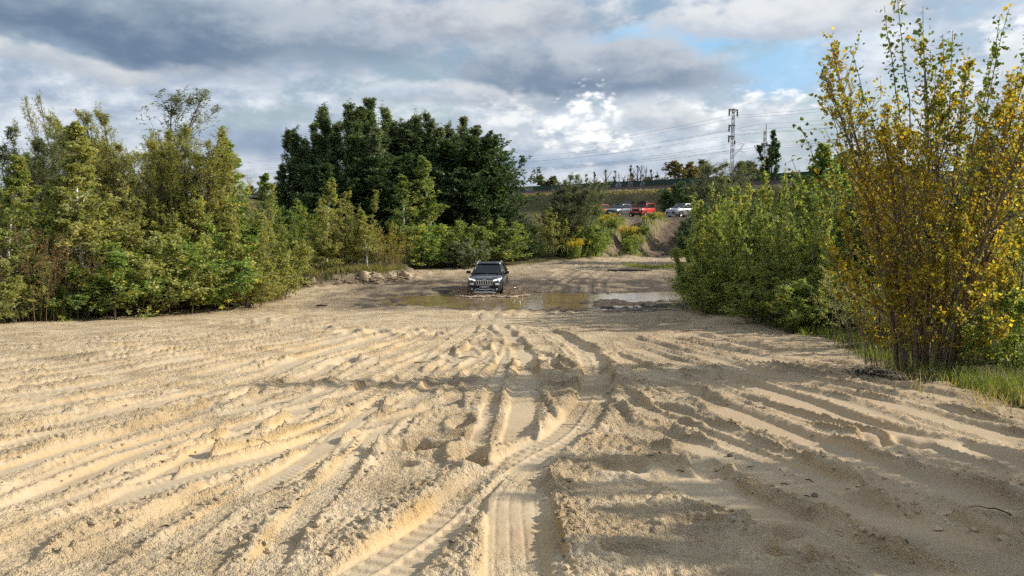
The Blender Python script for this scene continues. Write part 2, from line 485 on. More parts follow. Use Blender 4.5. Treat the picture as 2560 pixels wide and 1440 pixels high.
def relief(x, y):
    """small forms on top of the land: ruts, berms, dug holes, lumps. Returns height, fresh sand, crumble"""
    h = np.zeros_like(x)
    smooth = np.zeros_like(x)          # pressed flat by tyres
    fresh = np.zeros_like(x)           # yellow sand thrown open
    crumble = np.zeros_like(x)
    near = np.hypot(x, y) < 75
    sandy = (1 - sstep(y, 30, 34))
    soft = fbm(x * 0.55, y * 0.55, 40, 3)
    right = sstep(x - 0.02 * y, 0.4, 2.4)
    h += (0.045 + 0.03 * right) * soft * sandy
    h += 0.045 * right * sandy * np.maximum(0, fbm(x * 1.5, y * 1.9, 41, 3) + 0.05)
    for p, hw, dep, b, tr in RUTS:
        n = int(max(24, np.sum(np.hypot(*(p[1:] - p[:-1]).T)) / 0.16))
        q = resample(p, n)
        tan = np.gradient(q, axis=0)
        tan /= np.linalg.norm(tan, axis=1)[:, None] + 1e-9
        arc = np.concatenate([[0], np.cumsum(np.hypot(*(q[1:] - q[:-1]).T))])
        m = near & (x > q[:, 0].min() - 1.2) & (x < q[:, 0].max() + 1.2) & (y > q[:, 1].min() - 1.2) & (y < q[:, 1].max() + 1.2)
        idx = np.nonzero(m)[0]
        if len(idx) == 0:
            continue
        # cull with a coarse copy of the path, then the nearest point, in blocks
        qc = q[::5]
        keep = np.zeros(len(idx), bool)
        for c0, c1 in zip(range(0, len(idx), 60000), list(range(60000, len(idx), 60000)) + [len(idx)]):
            ii = idx[c0:c1]
            dd = (x[ii].astype(np.float32)[:, None] - qc[None, :, 0].astype(np.float32)) ** 2 + (y[ii].astype(np.float32)[:, None] - qc[None, :, 1].astype(np.float32)) ** 2
            keep[c0:c1] = dd.min(axis=1) < (hw * 3.2 + .45) ** 2
        idx = idx[keep]
        if len(idx) == 0:
            continue
        for c in np.array_split(idx, max(1, len(idx) * n // 4000000)):
            dx = x[c][:, None] - q[None, :, 0]
            dy = y[c][:, None] - q[None, :, 1]
            k = np.argmin(dx * dx + dy * dy, axis=1)
            r = np.arange(len(c))
            ddx, ddy = dx[r, k], dy[r, k]
            along = arc[k] + ddx * tan[k, 0] + ddy * tan[k, 1]
            s = tan[k, 0] * ddy - tan[k, 1] * ddx
            end = np.maximum(0, -along) + np.maximum(0, along - arc[-1])
            a = np.hypot(s, end * 1.0)
            j = 1 + 0.14 * pnoise(along * 0.8, np.full_like(along, n * 0.77), 42)
            sg = np.where(s > 0, 1.0, -1.0)
            ragged = 0.07 * pnoise(along * 3.0, sg * 3 + n, 43) + 0.05 * pnoise(along * 16.0, sg * 5 + n, 53)
            a2 = a / (hw * j) - ragged
            vary = 0.62 + 0.5 * pnoise(along * 0.45, np.full_like(along, n * 1.31), 44)
            fade = sstep(along, 0, 0.8) * (1 - sstep(along, arc[-1] - 1.0, arc[-1]))
            ins = (1 - sstep(a2, 0.82, 1.08)) * fade
            clump = 0.62 + 0.75 * np.abs(fbm(along * 5.5 + n, s * 5.5, 45, 3))
            bermp = np.exp(-((a2 - 1.36) / np.where(a2 < 1.36, .2, .36)) ** 2) * fade * b * vary * clump
            bottom = -dep * vary
            if tr == 1:
                bottom = bottom + 0.006 * np.sin((along + np.abs(s) * .6) * 2 * math.pi / 0.085)
            elif tr == 2:
                lug = np.sin(along * 2 * math.pi / 0.16) * np.sign(s)
                bottom = bottom + 0.011 * np.clip(lug * 1.6, -1, 1) * (np.abs(np.abs(s) - hw * .42) < hw * .33) + 0.02 * (np.abs(s) < 0.02)
            elif tr == 3:
                bottom = bottom + -0.011 * np.exp(-(((s + .02) % .095 - .045) / .011) ** 2) * (.7 + .6 * pnoise(along * 2, s * 3, 56)) + .004 * pnoise(along * 7, s * 7, 59) + 0.003 * np.sin(along * 2 * math.pi / 0.05)
            h[c] = h[c] * (1 - ins) + bottom * ins + bermp
            smooth[c] = np.maximum(smooth[c] * (1 - 0.5 * np.exp(-((a2 - 1.42) / .4) ** 2)), ins)
            wall = np.exp(-((a2 - 1.0) / 0.22) ** 2) * fade
            fresh[c] = np.maximum(fresh[c] * (1 - ins * .8), wall * vary)
            crumble[c] = np.clip(np.maximum(crumble[c], np.exp(-((a2 - 1.6) / .8) ** 2) * fade * vary * 1.4) * (1 - .9 * ins), 0, 1)
    # dug holes and scattered pits
    for px, py, rx, ry, dep in ((1040, 1128, .36, .2, .2), (985, 1160, .2, .12, .08), (1175, 1150, .16, .25, .14), (1155, 1060, .14, .35, .12),
                                (620, 985, .16, .6, .13), (680, 900, .2, .5, .14), (1020, 830, .3, .8, .16), (1085, 835, .25, .8, .15),
                                (870, 905, .3, .5, .12), (945, 830, .3, .7, .14), (805, 820, .3, .5, .14), (870, 830, .3, .7, .15),
                                (1380, 905, .25, .5, .12), (1400, 950, .3, .4, .12), (1270, 860, .3, .4, .12), (1560, 1170, .22, .2, .09),
                                (2230, 1105, .4, .3, .10), (1860, 1000, .25, .2, .08), (1680, 1060, .25, .18, .09), (1950, 1330, .2, .14, .10),
                                (1990, 1395, .24, .14, .10), (1570, 1395, .22, .12, .07), (1740, 1310, .2, .1, .06)):
        c = hit(px, py)
        q = np.hypot((x - c[0]) / rx, (y - c[1]) / ry) + 0.25 * pnoise(x * 6, y * 6, 46)
        k = 1 - sstep(q, 0.6, 1.05)
        h += -dep * k + dep * 0.4 * np.exp(-((q - 1.35) / .3) ** 2)
        smooth = np.maximum(smooth, .7 * k)
    # crumbs and lumps of loose sand
    cl = np.zeros_like(x)
    nr_ = np.nonzero((np.hypot(x, y) < 24) & (y > 2))[0]
    xs, ys = x[nr_], y[nr_]
    for fq, sd_, am in ((6.0, 1, .020), (11.0, 2, .026), (20.0, 3, .022)):
        wx = xs * fq + .6 * pnoise(xs * fq * .7, ys * fq * .7, 57)
        wy = ys * fq + .6 * pnoise(xs * fq * .7 + 9, ys * fq * .7, 58)
        ix, iy = np.floor(wx).astype(np.int64), np.floor(wy).astype(np.int64)
        best = np.zeros_like(xs)
        for ox in (-1, 0, 1):
            for oy in (-1, 0, 1):
                k = ((ix + ox) * 1619 + (iy + oy) * 31337 + sd_ * 977) & 0xFFFF
                cx, cy = ix + ox + .5 + .45 * GTX[k], iy + oy + .5 + .45 * GTY[k]
                rr = .62 * np.abs(GTX[(k * 7 + 13) & 0xFFFF])
                best = np.maximum(best, np.sqrt(np.maximum(0, rr * rr - (wx - cx) ** 2 - (wy - cy) ** 2)))
        cl[nr_] += am * best
    loose = sandy * (1 - 0.93 * smooth)
    big = np.abs(fbm(x * 4.2, y * 4.2, 47, 3))
    mid = np.abs(pnoise(x * 11, y * 11, 48))
    fine = fbm(x * 24, y * 24, 49, 2)
    patch = sstep(fbm(x * .5 + 7, y * .5, 50, 3), -.15, .45)
    tiny = np.abs(pnoise(x * 23, y * 23, 55))
    cp = np.clip(.05 + 1.1 * crumble + .5 * patch - .25 * sstep(fbm(x * 1.3, y * 1.3, 68, 2), -.2, .5), 0, 1)
    h += loose * cl * cp * (1 - .2 * right)
    h += loose * (0.022 * big * (.35 + patch) + (0.018 + 0.034 * crumble + .014 * patch) * mid * (1 - .35 * right) + (.008 + .016 * crumble) * tiny
                  + (0.004 + 0.006 * crumble) * fine * (1 - .3 * right))
    # softer wrinkles of the wet flat and the way up
    flat = sstep(y, 31, 34) * (1 - sstep(y, 68, 72))
    wet = sstep(x, -1.0, 1.5) * (1 - sstep(x, 7, 11)) * np.exp(-((y - 35.0) / 2.2) ** 2)
    h += flat * (0.03 * fbm(x * .9, y * .5, 51, 3) + (0.012 + .05 * wet) * fbm(x * 3.5, y * 2.2, 52, 3))
    slope_ = sstep(y, 66, 70) * (1 - sstep(y, 92, 98))
    h += slope_ * 0.10 * fbm(x * 1.6, y * 1.6, 54, 3)
    h = np.where(y < 34, h * .84, h)
    return h, fresh, crumble, smooth


# sand lies where no plants grow; the edge, in picture positions
EDGE_L = [(-900, 905), (-300, 838), (0, 806), (200, 794), (400, 777), (600, 766), (700, 750), (722, 726)]
EDGE_R = [(1690, 672), (1700, 735), (1740, 778), (1900, 806), (2080, 852), (2160, 905), (2330, 955), (2450, 985), (2640, 1035), (3300, 1120)]
SAND = [hit(*p) for p in EDGE_L] + [np.array(p) for p in ((-10.2, 46.0), (-8.0, 47.4), (-6.6, 49.5), (-7.0, 55.0), (-2, 57.5), (3.0, 62.0), (6.8, 66.5), (8.6, 71),
        (10.7, 78), (13.0, 86), (6, 89), (4, 99), (26, 99), (24, 90), (19.6, 84.5), (17.2, 78), (14.9, 71), (14.8, 66), (15.2, 58))] + [hit(*p) for p in EDGE_R] + \
       [np.array(p) for p in ((14, -10), (-30, -14))]
MOUND = [(9.6, 67.5), (10.8, 71), (13.0, 78), (15.2, 86.5), (17.2, 86.5), (14.6, 79.5), (12.2, 73), (11.0, 69)]


def inside(x, y, poly):
    c = np.zeros(x.shape, bool)
    n = len(poly)
    for i in range(n):
        ax, ay = poly[i]
        bx, by = poly[(i + 1) % n]
        if ay == by:
            continue
        k = ((ay > y) != (by > y)) & (x < (bx - ax) * (y - ay) / (by - ay) + ax)
        c ^= k
    return c


def veg_mask(x, y):
    pts = [tuple(p) for p in SAND]
    d, s, a = poly_dist(x, y, pts + [pts[0]])
    ins = inside(x, y, pts)
    sd = np.where(ins, -d, d)
    mp_ = [tuple(p) for p in MOUND]
    dm, s, a = poly_dist(x, y, mp_ + [mp_[0]])
    sdm = np.where(inside(x, y, mp_), dm, -dm)
    sd = np.maximum(sd, sdm)
    w = np.clip(np.hypot(x, y) * .012, .15, 1.2)
    return sstep(sd + w * 1.2 * fbm(x * 1.1, y * 1.1, 60, 3), -w * .8, w)


# ------------------------------------------------------------------ mesh helpers
def new_mesh(name, verts, faces, mats=(), smooth=False, midx=None):
    verts = np.ascontiguousarray(verts, dtype=np.float32).reshape(-1, 3)
    me = bpy.data.meshes.new(name)
    if isinstance(faces, np.ndarray):
        groups = [faces]
    else:
        groups = [f for f in faces if len(f)]
    me.vertices.add(len(verts))
    me.vertices.foreach_set('co', verts.ravel())
    nl = sum(f.size for f in groups)
    npoly = sum(len(f) for f in groups)
    me.loops.add(nl)
    me.loops.foreach_set('vertex_index', np.concatenate([f.ravel() for f in groups]).astype(np.int32))
    me.polygons.add(npoly)
    starts, acc = [], 0
    for f in groups:
        k = f.shape[1]
        starts.append(acc + np.arange(len(f)) * k)
        acc += f.size
    me.polygons.foreach_set('loop_start', np.concatenate(starts).astype(np.int32))
    if midx is not None:
        me.polygons.foreach_set('material_index', np.asarray(midx, np.int32))
    me.update(calc_edges=True)
    me.polygons.foreach_set('use_smooth', np.full(npoly, smooth))
    for m in mats:
        me.materials.append(m)
    return me


def link(name, me, parent=None, loc=None):
    o = bpy.data.objects.new(name, me)
    COL.objects.link(o)
    if parent is not None:
        o.parent = parent
    if loc is not None:
        o.location = loc
    return o


def tag(o, label=None, cat=None, group=None, kind=None):
    if label:
        o['label'] = label
    if cat:
        o['category'] = cat
    if group:
        o['group'] = group
    if kind:
        o['kind'] = kind
    return o


def thing(name, label, cat, loc, rotz=0.0, group=None):
    o = bpy.data.objects.new(name, None)
    o.empty_display_size = 0.2
    COL.objects.link(o)
    o.location = loc
    o.rotation_euler = (0, 0, rotz)
    return tag(o, label, cat, group)


class MB:
    """collects shapes for one mesh"""
    def __init__(self):
        self.v, self.f = [], []

    def add(self, verts, faces):
        n = len(self.v)
        self.v += [tuple(p) for p in verts]
        self.f += [tuple(i + n for i in f) for f in faces]
        return self

    def box(self, c, s, m=None):
        x, y, z = (q / 2 for q in s)
        vs = [Vector((sx * x, sy * y, sz * z)) for sx in (-1, 1) for sy in (-1, 1) for sz in (-1, 1)]
        if m is not None:
            vs = [m @ v for v in vs]
        vs = [v + Vector(c) for v in vs]
        return self.add(vs, [(0, 1, 3, 2), (4, 6, 7, 5), (0, 4, 5, 1), (2, 3, 7, 6), (0, 2, 6, 4), (1, 5, 7, 3)])

    def tube(self, pts, r, k=6, cap=True):
        pts = [Vector(p) for p in pts]
        rs = r if hasattr(r, '__len__') else [r] * len(pts)
        rings = []
        for i, p in enumerate(pts):
            d = (pts[min(i + 1, len(pts) - 1)] - pts[max(i - 1, 0)]).normalized()
            a = d.orthogonal().normalized() if i == 0 else (rings_a - d * rings_a.dot(d)).normalized()
            rings_a = a
            b = d.cross(a)
            rings.append([p + (a * math.cos(t) + b * math.sin(t)) * rs[i] for t in (2 * math.pi * j / k for j in range(k))])
        vs = [v for rg in rings for v in rg]
        fs = [(i * k + j, i * k + (j + 1) % k, (i + 1) * k + (j + 1) % k, (i + 1) * k + j) for i in range(len(pts) - 1) for j in range(k)]
        if cap:
            fs += [tuple(range(k))[::-1], tuple((len(pts) - 1) * k + j for j in range(k))]
        return self.add(vs, fs)

    def lathe(self, prof, axis='x', k=20, c=(0, 0, 0)):
        """profile of (along, radius) turned round an axis"""
        vs, n = [], len(prof)
        for j in range(k):
            t = 2 * math.pi * j / k
            for a, r in prof:
                u, w = r * math.cos(t), r * math.sin(t)
                p = {'x': (a, u, w), 'y': (u, a, w), 'z': (u, w, a)}[axis]
                vs.append(Vector(p) + Vector(c))
        fs = [(j * n + i, j * n + i + 1, ((j + 1) % k) * n + i + 1, ((j + 1) % k) * n + i) for j in range(k) for i in range(n - 1)]
        return self.add(vs, fs)

    def blob(self, c, r, seed=0, sq=(1, 1, 1)):
        """a small uneven lump of 20 faces"""
        t = (1 + 5 ** .5) / 2
        vs = [(-1, t, 0), (1, t, 0), (-1, -t, 0), (1, -t, 0), (0, -1, t), (0, 1, t), (0, -1, -t), (0, 1, -t), (t, 0, -1), (t, 0, 1), (-t, 0, -1), (-t, 0, 1)]
        fs = [(0, 11, 5), (0, 5, 1), (0, 1, 7), (0, 7, 10), (0, 10, 11), (1, 5, 9), (5, 11, 4), (11, 10, 2), (10, 7, 6), (7, 1, 8), (3, 9, 4), (3, 4, 2), (3, 2, 6), (3, 6, 8), (3, 8, 9), (4, 9, 5), (2, 4, 11), (6, 2, 10), (8, 6, 7), (9, 8, 1)]
        rd = random.Random(seed)
        return self.add([Vector((a * sq[0], b * sq[1], d * sq[2])) * (r / 1.9 * rd.uniform(.7, 1.25)) + Vector(c) for a, b, d in vs], fs)

    def mesh(self, name, mat, smooth=False):
        me = bpy.data.meshes.new(name)
        me.from_pydata(self.v, [], self.f)
        me.update()
        if smooth:
            me.polygons.foreach_set('use_smooth', np.full(len(me.polygons), True))
        if mat:
            me.materials.append(mat)
        return me

    def build(self, name, mat, parent=None, smooth=False, bevel=0, loc=None):
        o = link(name, self.mesh(name, mat, smooth), parent, loc)
        if bevel:
            b = o.modifiers.new('bevel', 'BEVEL')
            b.width = bevel
            b.segments = 2
            b.limit_method = 'ANGLE'
        return o


# ------------------------------------------------------------------ materials
def mat(name):
    m = bpy.data.materials.new(name)
    m.use_nodes = True
    t = m.node_tree
    t.nodes.clear()
    out = t.nodes.new('ShaderNodeOutputMaterial')
    return m, t, out


def lk(t, a, b):
    t.links.new(a, b)


def nd(t, kind, **kw):
    n = t.nodes.new(kind)
    for k, v in kw.items():
        if k.startswith('i_'):
            n.inputs[k[2:].replace('_', ' ')].default_value = v
        else:
            setattr(n, k, v)
    return n


def mixc(t, f, a, b, bt='MIX'):
    n = t.nodes.new('ShaderNodeMix')
    n.data_type = 'RGBA'
    n.blend_type = bt
    if isinstance(f, (int, float)):
        n.inputs[0].default_value = f
    else:
        t.links.new(f, n.inputs[0])
    for i, v in ((6, a), (7, b)):
        if isinstance(v, tuple):
            n.inputs[i].default_value = (*v[:3], 1)
        else:
            t.links.new(v, n.inputs[i])
    return n.outputs[2]


def mrange(t, v, a, b, c=0.0, d=1.0):
    n = t.nodes.new('ShaderNodeMapRange')
    n.interpolation_type = 'SMOOTHSTEP'
    t.links.new(v, n.inputs[0])
    for i, q in enumerate((a, b, c, d)):
        n.inputs[i + 1].default_value = q
    return n.outputs[0]


def noise(t, vec, scale, detail=3.0, rough=.55):
    n = t.nodes.new('ShaderNodeTexNoise')
    n.inputs['Scale'].default_value = scale
    n.inputs['Detail'].default_value = detail
    n.inputs['Roughness'].default_value = rough
    t.links.new(vec, n.inputs['Vector'])
    return n.outputs['Fac']


def simple(name, color, rough=.6, metal=0.0, vary=.12, scale=8.0, spec=.5, coat=0.0, emit=None, estr=0.0):
    m, t, out = mat(name)
    b = nd(t, 'ShaderNodeBsdfPrincipled')
    tcn = nd(t, 'ShaderNodeTexCoord')
    f = noise(t, tcn.outputs['Object'], scale, 4)
    c2 = tuple(max(0, c * (1 - vary * 2)) for c in color)
    c3 = tuple(min(1, c * (1 + vary)) for c in color)
    lk(t, mixc(t, mrange(t, f, .3, .7), c2, c3), b.inputs['Base Color'])
    b.inputs['Roughness'].default_value = rough
    b.inputs['Metallic'].default_value = metal
    b.inputs['Specular IOR Level'].default_value = spec
    b.inputs['Coat Weight'].default_value = coat
    b.inputs['Coat Roughness'].default_value = .05
    if emit:
        b.inputs['Emission Color'].default_value = (*emit, 1)
        b.inputs['Emission Strength'].default_value = estr
    lk(t, b.outputs[0], out.inputs[0])
    return m


def leaf_mat(name, ramp, trans=.42, spec=.35, rough=.45, hue=.04, shift=.25, gain=1.7):
    """ramp: list of (position, colour); every leaf draws its own colour, sprays of leaves drift together"""
    m, t, out = mat(name)
    geo = nd(t, 'ShaderNodeNewGeometry')
    oi = nd(t, 'ShaderNodeObjectInfo')
    tcn = nd(t, 'ShaderNodeTexCoord')
    n1 = noise(t, tcn.outputs['Object'], 1.1, 1)
    a = nd(t, 'ShaderNodeMath', operation='MULTIPLY_ADD')
    lk(t, n1, a.inputs[0])
    a.inputs[1].default_value = .9
    a.inputs[2].default_value = -.45
    s = nd(t, 'ShaderNodeMath', operation='ADD')
    lk(t, geo.outputs['Random Per Island'], s.inputs[0])
    lk(t, a.outputs[0], s.inputs[1])
    o2 = nd(t, 'ShaderNodeMath', operation='MULTIPLY_ADD')
    lk(t, oi.outputs['Random'], o2.inputs[0])
    o2.inputs[1].default_value = shift
    o2.inputs[2].default_value = -shift / 2
    s2 = nd(t, 'ShaderNodeMath', operation='ADD')
    lk(t, s.outputs[0], s2.inputs[0])
    lk(t, o2.outputs[0], s2.inputs[1])
    cr = nd(t, 'ShaderNodeValToRGB')
    els = cr.color_ramp.elements
    while len(els) < len(ramp):
        els.new(.5)
    for e, (p, c) in zip(els, ramp):
        e.position = p
        e.color = (*[min(.9, q * gain) for q in c], 1)
    lk(t, s2.outputs[0], cr.inputs[0])
    hs = nd(t, 'ShaderNodeHueSaturation')
    h = nd(t, 'ShaderNodeMath', operation='MULTIPLY_ADD')
    lk(t, oi.outputs['Random'], h.inputs[0])
    h.inputs[1].default_value = hue
    h.inputs[2].default_value = .5 - hue / 2
    lk(t, h.outputs[0], hs.inputs['Hue'])
    lk(t, cr.outputs[0], hs.inputs['Color'])
    b = nd(t, 'ShaderNodeBsdfPrincipled')
    lk(t, hs.outputs[0], b.inputs['Base Color'])
    b.inputs['Roughness'].default_value = rough
    b.inputs['Specular IOR Level'].default_value = spec
    tr = nd(t, 'ShaderNodeBsdfTranslucent')
    tcol = mixc(t, 1.0, hs.outputs[0], (1.75, 1.65, .8), 'MULTIPLY')
    lk(t, tcol, tr.inputs['Color'])
    mx = nd(t, 'ShaderNodeMixShader')
    mx.inputs[0].default_value = trans
    lk(t, b.outputs[0], mx.inputs[1])
    lk(t, tr.outputs[0], mx.inputs[2])
    lk(t, mx.outputs[0], out.inputs[0])
    return m


LEAF = {
    'olive': leaf_mat('leaf_olive', [(.0, (.060, .072, .024)), (.5, (.112, .122, .042)), (.85, (.165, .165, .066)), (1, (.20, .18, .085))], gain=2.45, trans=.46),
    'yellowgreen': leaf_mat('leaf_yellow_green', [(.0, (.065, .080, .026)), (.5, (.118, .130, .044)), (.9, (.175, .172, .066)), (1, (.25, .20, .06))], gain=2.45, trans=.46),
    'green': leaf_mat('leaf_green', [(.0, (.034, .056, .018)), (.55, (.068, .098, .030)), (.93, (.12, .14, .042)), (1, (.22, .18, .045))], gain=2.7, trans=.46),
    'bright': leaf_mat('leaf_bright_green', [(.0, (.052, .076, .024)), (.5, (.098, .128, .040)), (.88, (.15, .168, .058)), (1, (.28, .23, .06))], gain=2.35, trans=.5),
    'dark': leaf_mat('leaf_dark', [(.0, (.014, .028, .010)), (.6, (.026, .046, .016)), (1, (.05, .068, .024))], trans=.28, gain=2.4),
    'silver': leaf_mat('leaf_silver', [(.0, (.05, .068, .035)), (.5, (.10, .118, .062)), (1, (.17, .175, .10))], trans=.28),
    'darkwillow': leaf_mat('leaf_dark_willow', [(.0, (.020, .038, .015)), (.5, (.040, .062, .026)), (.85, (.075, .098, .045)), (1, (.12, .135, .065))], trans=.3, gain=2.3),
    'silverdark': leaf_mat('leaf_silver_dark', [(.0, (.026, .040, .020)), (.5, (.056, .074, .038)), (.85, (.10, .118, .066)), (1, (.15, .16, .095))], trans=.3, gain=2.3),
    'gold': leaf_mat('leaf_gold', [(.0, (.075, .065, .012)), (.28, (.13, .115, .016)), (.5, (.24, .155, .016)), (.72, (.11, .125, .022)), (.9, (.17, .175, .03)), (1, (.34, .26, .035))], trans=.5, hue=0.0, shift=0, gain=1.9),
    'brown': leaf_mat('leaf_brown', [(.0, (.07, .05, .022)), (.5, (.12, .085, .03)), (1, (.17, .11, .03))], trans=.3),
    'poplar': leaf_mat('leaf_poplar', [(.0, (.035, .062, .012)), (.6, (.075, .105, .016)), (1, (.15, .15, .022))], trans=.36, hue=0.0, shift=0),
    'far': leaf_mat('leaf_far', [(.0, (.035, .048, .022)), (.5, (.07, .078, .034)), (1, (.12, .105, .045))], trans=.25),
    'farolive': leaf_mat('leaf_far_olive', [(.0, (.06, .058, .026)), (.5, (.11, .098, .042)), (1, (.15, .12, .05))], trans=.25),
    'grass': leaf_mat('blade_green', [(.0, (.07, .10, .016)), (.6, (.12, .15, .022)), (.9, (.19, .19, .045)), (1, (.28, .24, .09))], trans=.35, hue=0),
    'drygrass': leaf_mat('blade_dry', [(.0, (.10, .085, .035)), (.6, (.19, .155, .065)), (1, (.28, .23, .11))], trans=.3, hue=0),
    'meadow': leaf_mat('blade_meadow', [(.0, (.055, .06, .015)), (.5, (.105, .105, .026)), (.9, (.16, .14, .045)), (1, (.24, .19, .08))], trans=.3, hue=0),
    'verge': leaf_mat('blade_verge', [(.0, (.05, .072, .016)), (.6, (.09, .115, .024)), (.9, (.14, .15, .04)), (1, (.24, .2, .08))], trans=.35, hue=0),
    'flower': leaf_mat('goldenrod_bloom', [(.0, (.42, .31, .015)), (.6, (.55, .42, .025)), (1, (.66, .54, .08))], trans=.25, hue=0, gain=1.0),
    'litter': leaf_mat('fallen_leaf', [(.0, (.012, .010, .007)), (.7, (.03, .024, .014)), (1, (.07, .05, .025))], trans=.1, hue=0, gain=1.0),
}
BARK = simple('bark_grey_brown', (.085, .065, .045), .85, vary=.3, scale=14)
BARK_DARK = simple('bark_dark', (.035, .03, .022), .9, vary=.3, scale=14)
BARK_TAN = simple('bark_tan', (.17, .125, .078), .8, vary=.25, scale=14)
m, t, out = mat('bark_birch')
tcn = nd(t, 'ShaderNodeTexCoord')
mpn = nd(t, 'ShaderNodeMapping')
mpn.inputs['Scale'].default_value = (3, 3, 9)
lk(t, tcn.outputs['Object'], mpn.inputs[0])
b = nd(t, 'ShaderNodeBsdfPrincipled', i_Roughness=.7)
lk(t, mixc(t, mrange(t, noise(t, mpn.outputs[0], 2.2, 3), .55, .66), (.62, .58, .52), (.06, .05, .045)), b.inputs['Base Color'])
lk(t, b.outputs[0], out.inputs[0])
BARK_BIRCH = m

# ------------------------------------------------------------------ the ground
m, t, out = mat('sand_and_soil')
geo = nd(t, 'ShaderNodeNewGeometry')
pos = geo.outputs['Position']
at_v = nd(t, 'ShaderNodeAttribute', attribute_name='veg')
at_w = nd(t, 'ShaderNodeAttribute', attribute_name='wet')
at_f = nd(t, 'ShaderNodeAttribute', attribute_name='fresh')
at_p = nd(t, 'ShaderNodeAttribute', attribute_name='plateau')
n_big = noise(t, pos, .35, 2)
n_mid = noise(t, pos, 2.4, 4, .6)
n_fin = noise(t, pos, 30, 2, .6)
n_grain = noise(t, pos, 110, 1, .6)
sand = mixc(t, mrange(t, n_big, .35, .65), (.46, .348, .205), (.53, .42, .268))
sand = mixc(t, mrange(t, n_mid, .42, .72), sand, (.575, .475, .325))
sand = mixc(t, mrange(t, n_fin, .52, .78), sand, (.40, .305, .19))
fr = nd(t, 'ShaderNodeMath', operation='MULTIPLY')
lk(t, at_f.outputs['Fac'], fr.inputs[0])
lk(t, mrange(t, n_big, .45, .6), fr.inputs[1])
at_s = nd(t, 'ShaderNodeAttribute', attribute_name='press')
sand = mixc(t, mrange(t, at_s.outputs['Fac'], .2, 1.0, 0, .75), sand, mixc(t, mrange(t, n_mid, .4, .65), (.47, .39, .275), (.40, .315, .20)))
n_damp = noise(t, pos, .9, 3, .6)
sand = mixc(t, mrange(t, n_damp, .52, .70, 0, .6), sand, (.37, .27, .155))
sand = mixc(t, fr.outputs[0], sand, (.52, .355, .155))
at_o = nd(t, 'ShaderNodeAttribute', attribute_name='old')  # browner, darker sand mixed in towards the right of the near slope
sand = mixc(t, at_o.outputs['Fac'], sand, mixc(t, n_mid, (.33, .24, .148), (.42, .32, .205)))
grain = mixc(t, .28, (1, 1, 1), mixc(t, n_grain, (.55, .55, .55), (1.35, 1.33, 1.3)), 'MULTIPLY')
sand = mixc(t, 1.0, sand, grain, 'MULTIPLY')
mud = mixc(t, mrange(t, n_mid, .35, .65), (.20, .152, .10), (.31, .245, .165))
mud = mixc(t, mrange(t, n_fin, .5, .7), mud, (.10, .078, .052))
mud = mixc(t, mrange(t, at_w.outputs['Fac'], .7, .98), mud, mixc(t, n_mid, (.05, .04, .03), (.12, .094, .066)))
mud_mix = mrange(t, at_w.outputs['Fac'], .05, .75)
basec = mixc(t, mud_mix, sand, mud)
road = mixc(t, mrange(t, n_mid, .38, .7), (.085, .060, .040), (.17, .128, .088))
basec = mixc(t, at_p.outputs['Fac'], basec, road)
soil = mixc(t, mrange(t, n_mid, .35, .7), (.075, .07, .025), (.13, .115, .04))
soil = mixc(t, mrange(t, n_fin, .45, .65), soil, (.05, .042, .02))
basec = mixc(t, at_v.outputs['Fac'], basec, soil)
b = nd(t, 'ShaderNodeBsdfPrincipled')
lk(t, basec, b.inputs['Base Color'])
wetr = nd(t, 'ShaderNodeMath', operation='MULTIPLY')
lk(t, mrange(t, at_w.outputs['Fac'], .45, .95), wetr.inputs[0])
lk(t, mrange(t, n_mid, .54, .66), wetr.inputs[1])
rg = nd(t, 'ShaderNodeMapRange')
lk(t, wetr.outputs[0], rg.inputs[0])
rg.inputs[3].default_value = .92
rg.inputs[4].default_value = .16
lk(t, rg.outputs[0], b.inputs['Roughness'])
b.inputs['Specular IOR Level'].default_value = .2
bm = nd(t, 'ShaderNodeBump', i_Strength=.8, i_Distance=.018)
hh = nd(t, 'ShaderNodeMath', operation='ADD')
lk(t, n_grain, hh.inputs[0])
h3 = nd(t, 'ShaderNodeMath', operation='MULTIPLY')
lk(t, noise(t, pos, 52, 2, .65), h3.inputs[0])
h3.inputs[1].default_value = 1.3
lk(t, h3.outputs[0], hh.inputs[1])
lk(t, mrange(t, at_s.outputs['Fac'], .1, .8, .85, .16), bm.inputs['Strength'])
h4 = nd(t, 'ShaderNodeMath', operation='MULTIPLY_ADD')
lk(t, noise(t, pos, 17, 2, .6), h4.inputs[0])
h4.inputs[1].default_value = 3.2
lk(t, hh.outputs[0], h4.inputs[2])
bd = nd(t, 'ShaderNodeMath', operation='MULTIPLY')
lk(t, mrange(t, n_damp, .38, .62, .012, .034), bd.inputs[0])
bd.inputs[1].default_value = 1.0
lk(t, bd.outputs[0], bm.inputs['Distance'])
lk(t, h4.outputs[0], bm.inputs['Height'])
lk(t, bm.outputs[0], b.inputs['Normal'])
lk(t, b.outputs[0], out.inputs[0])
M_GROUND = m


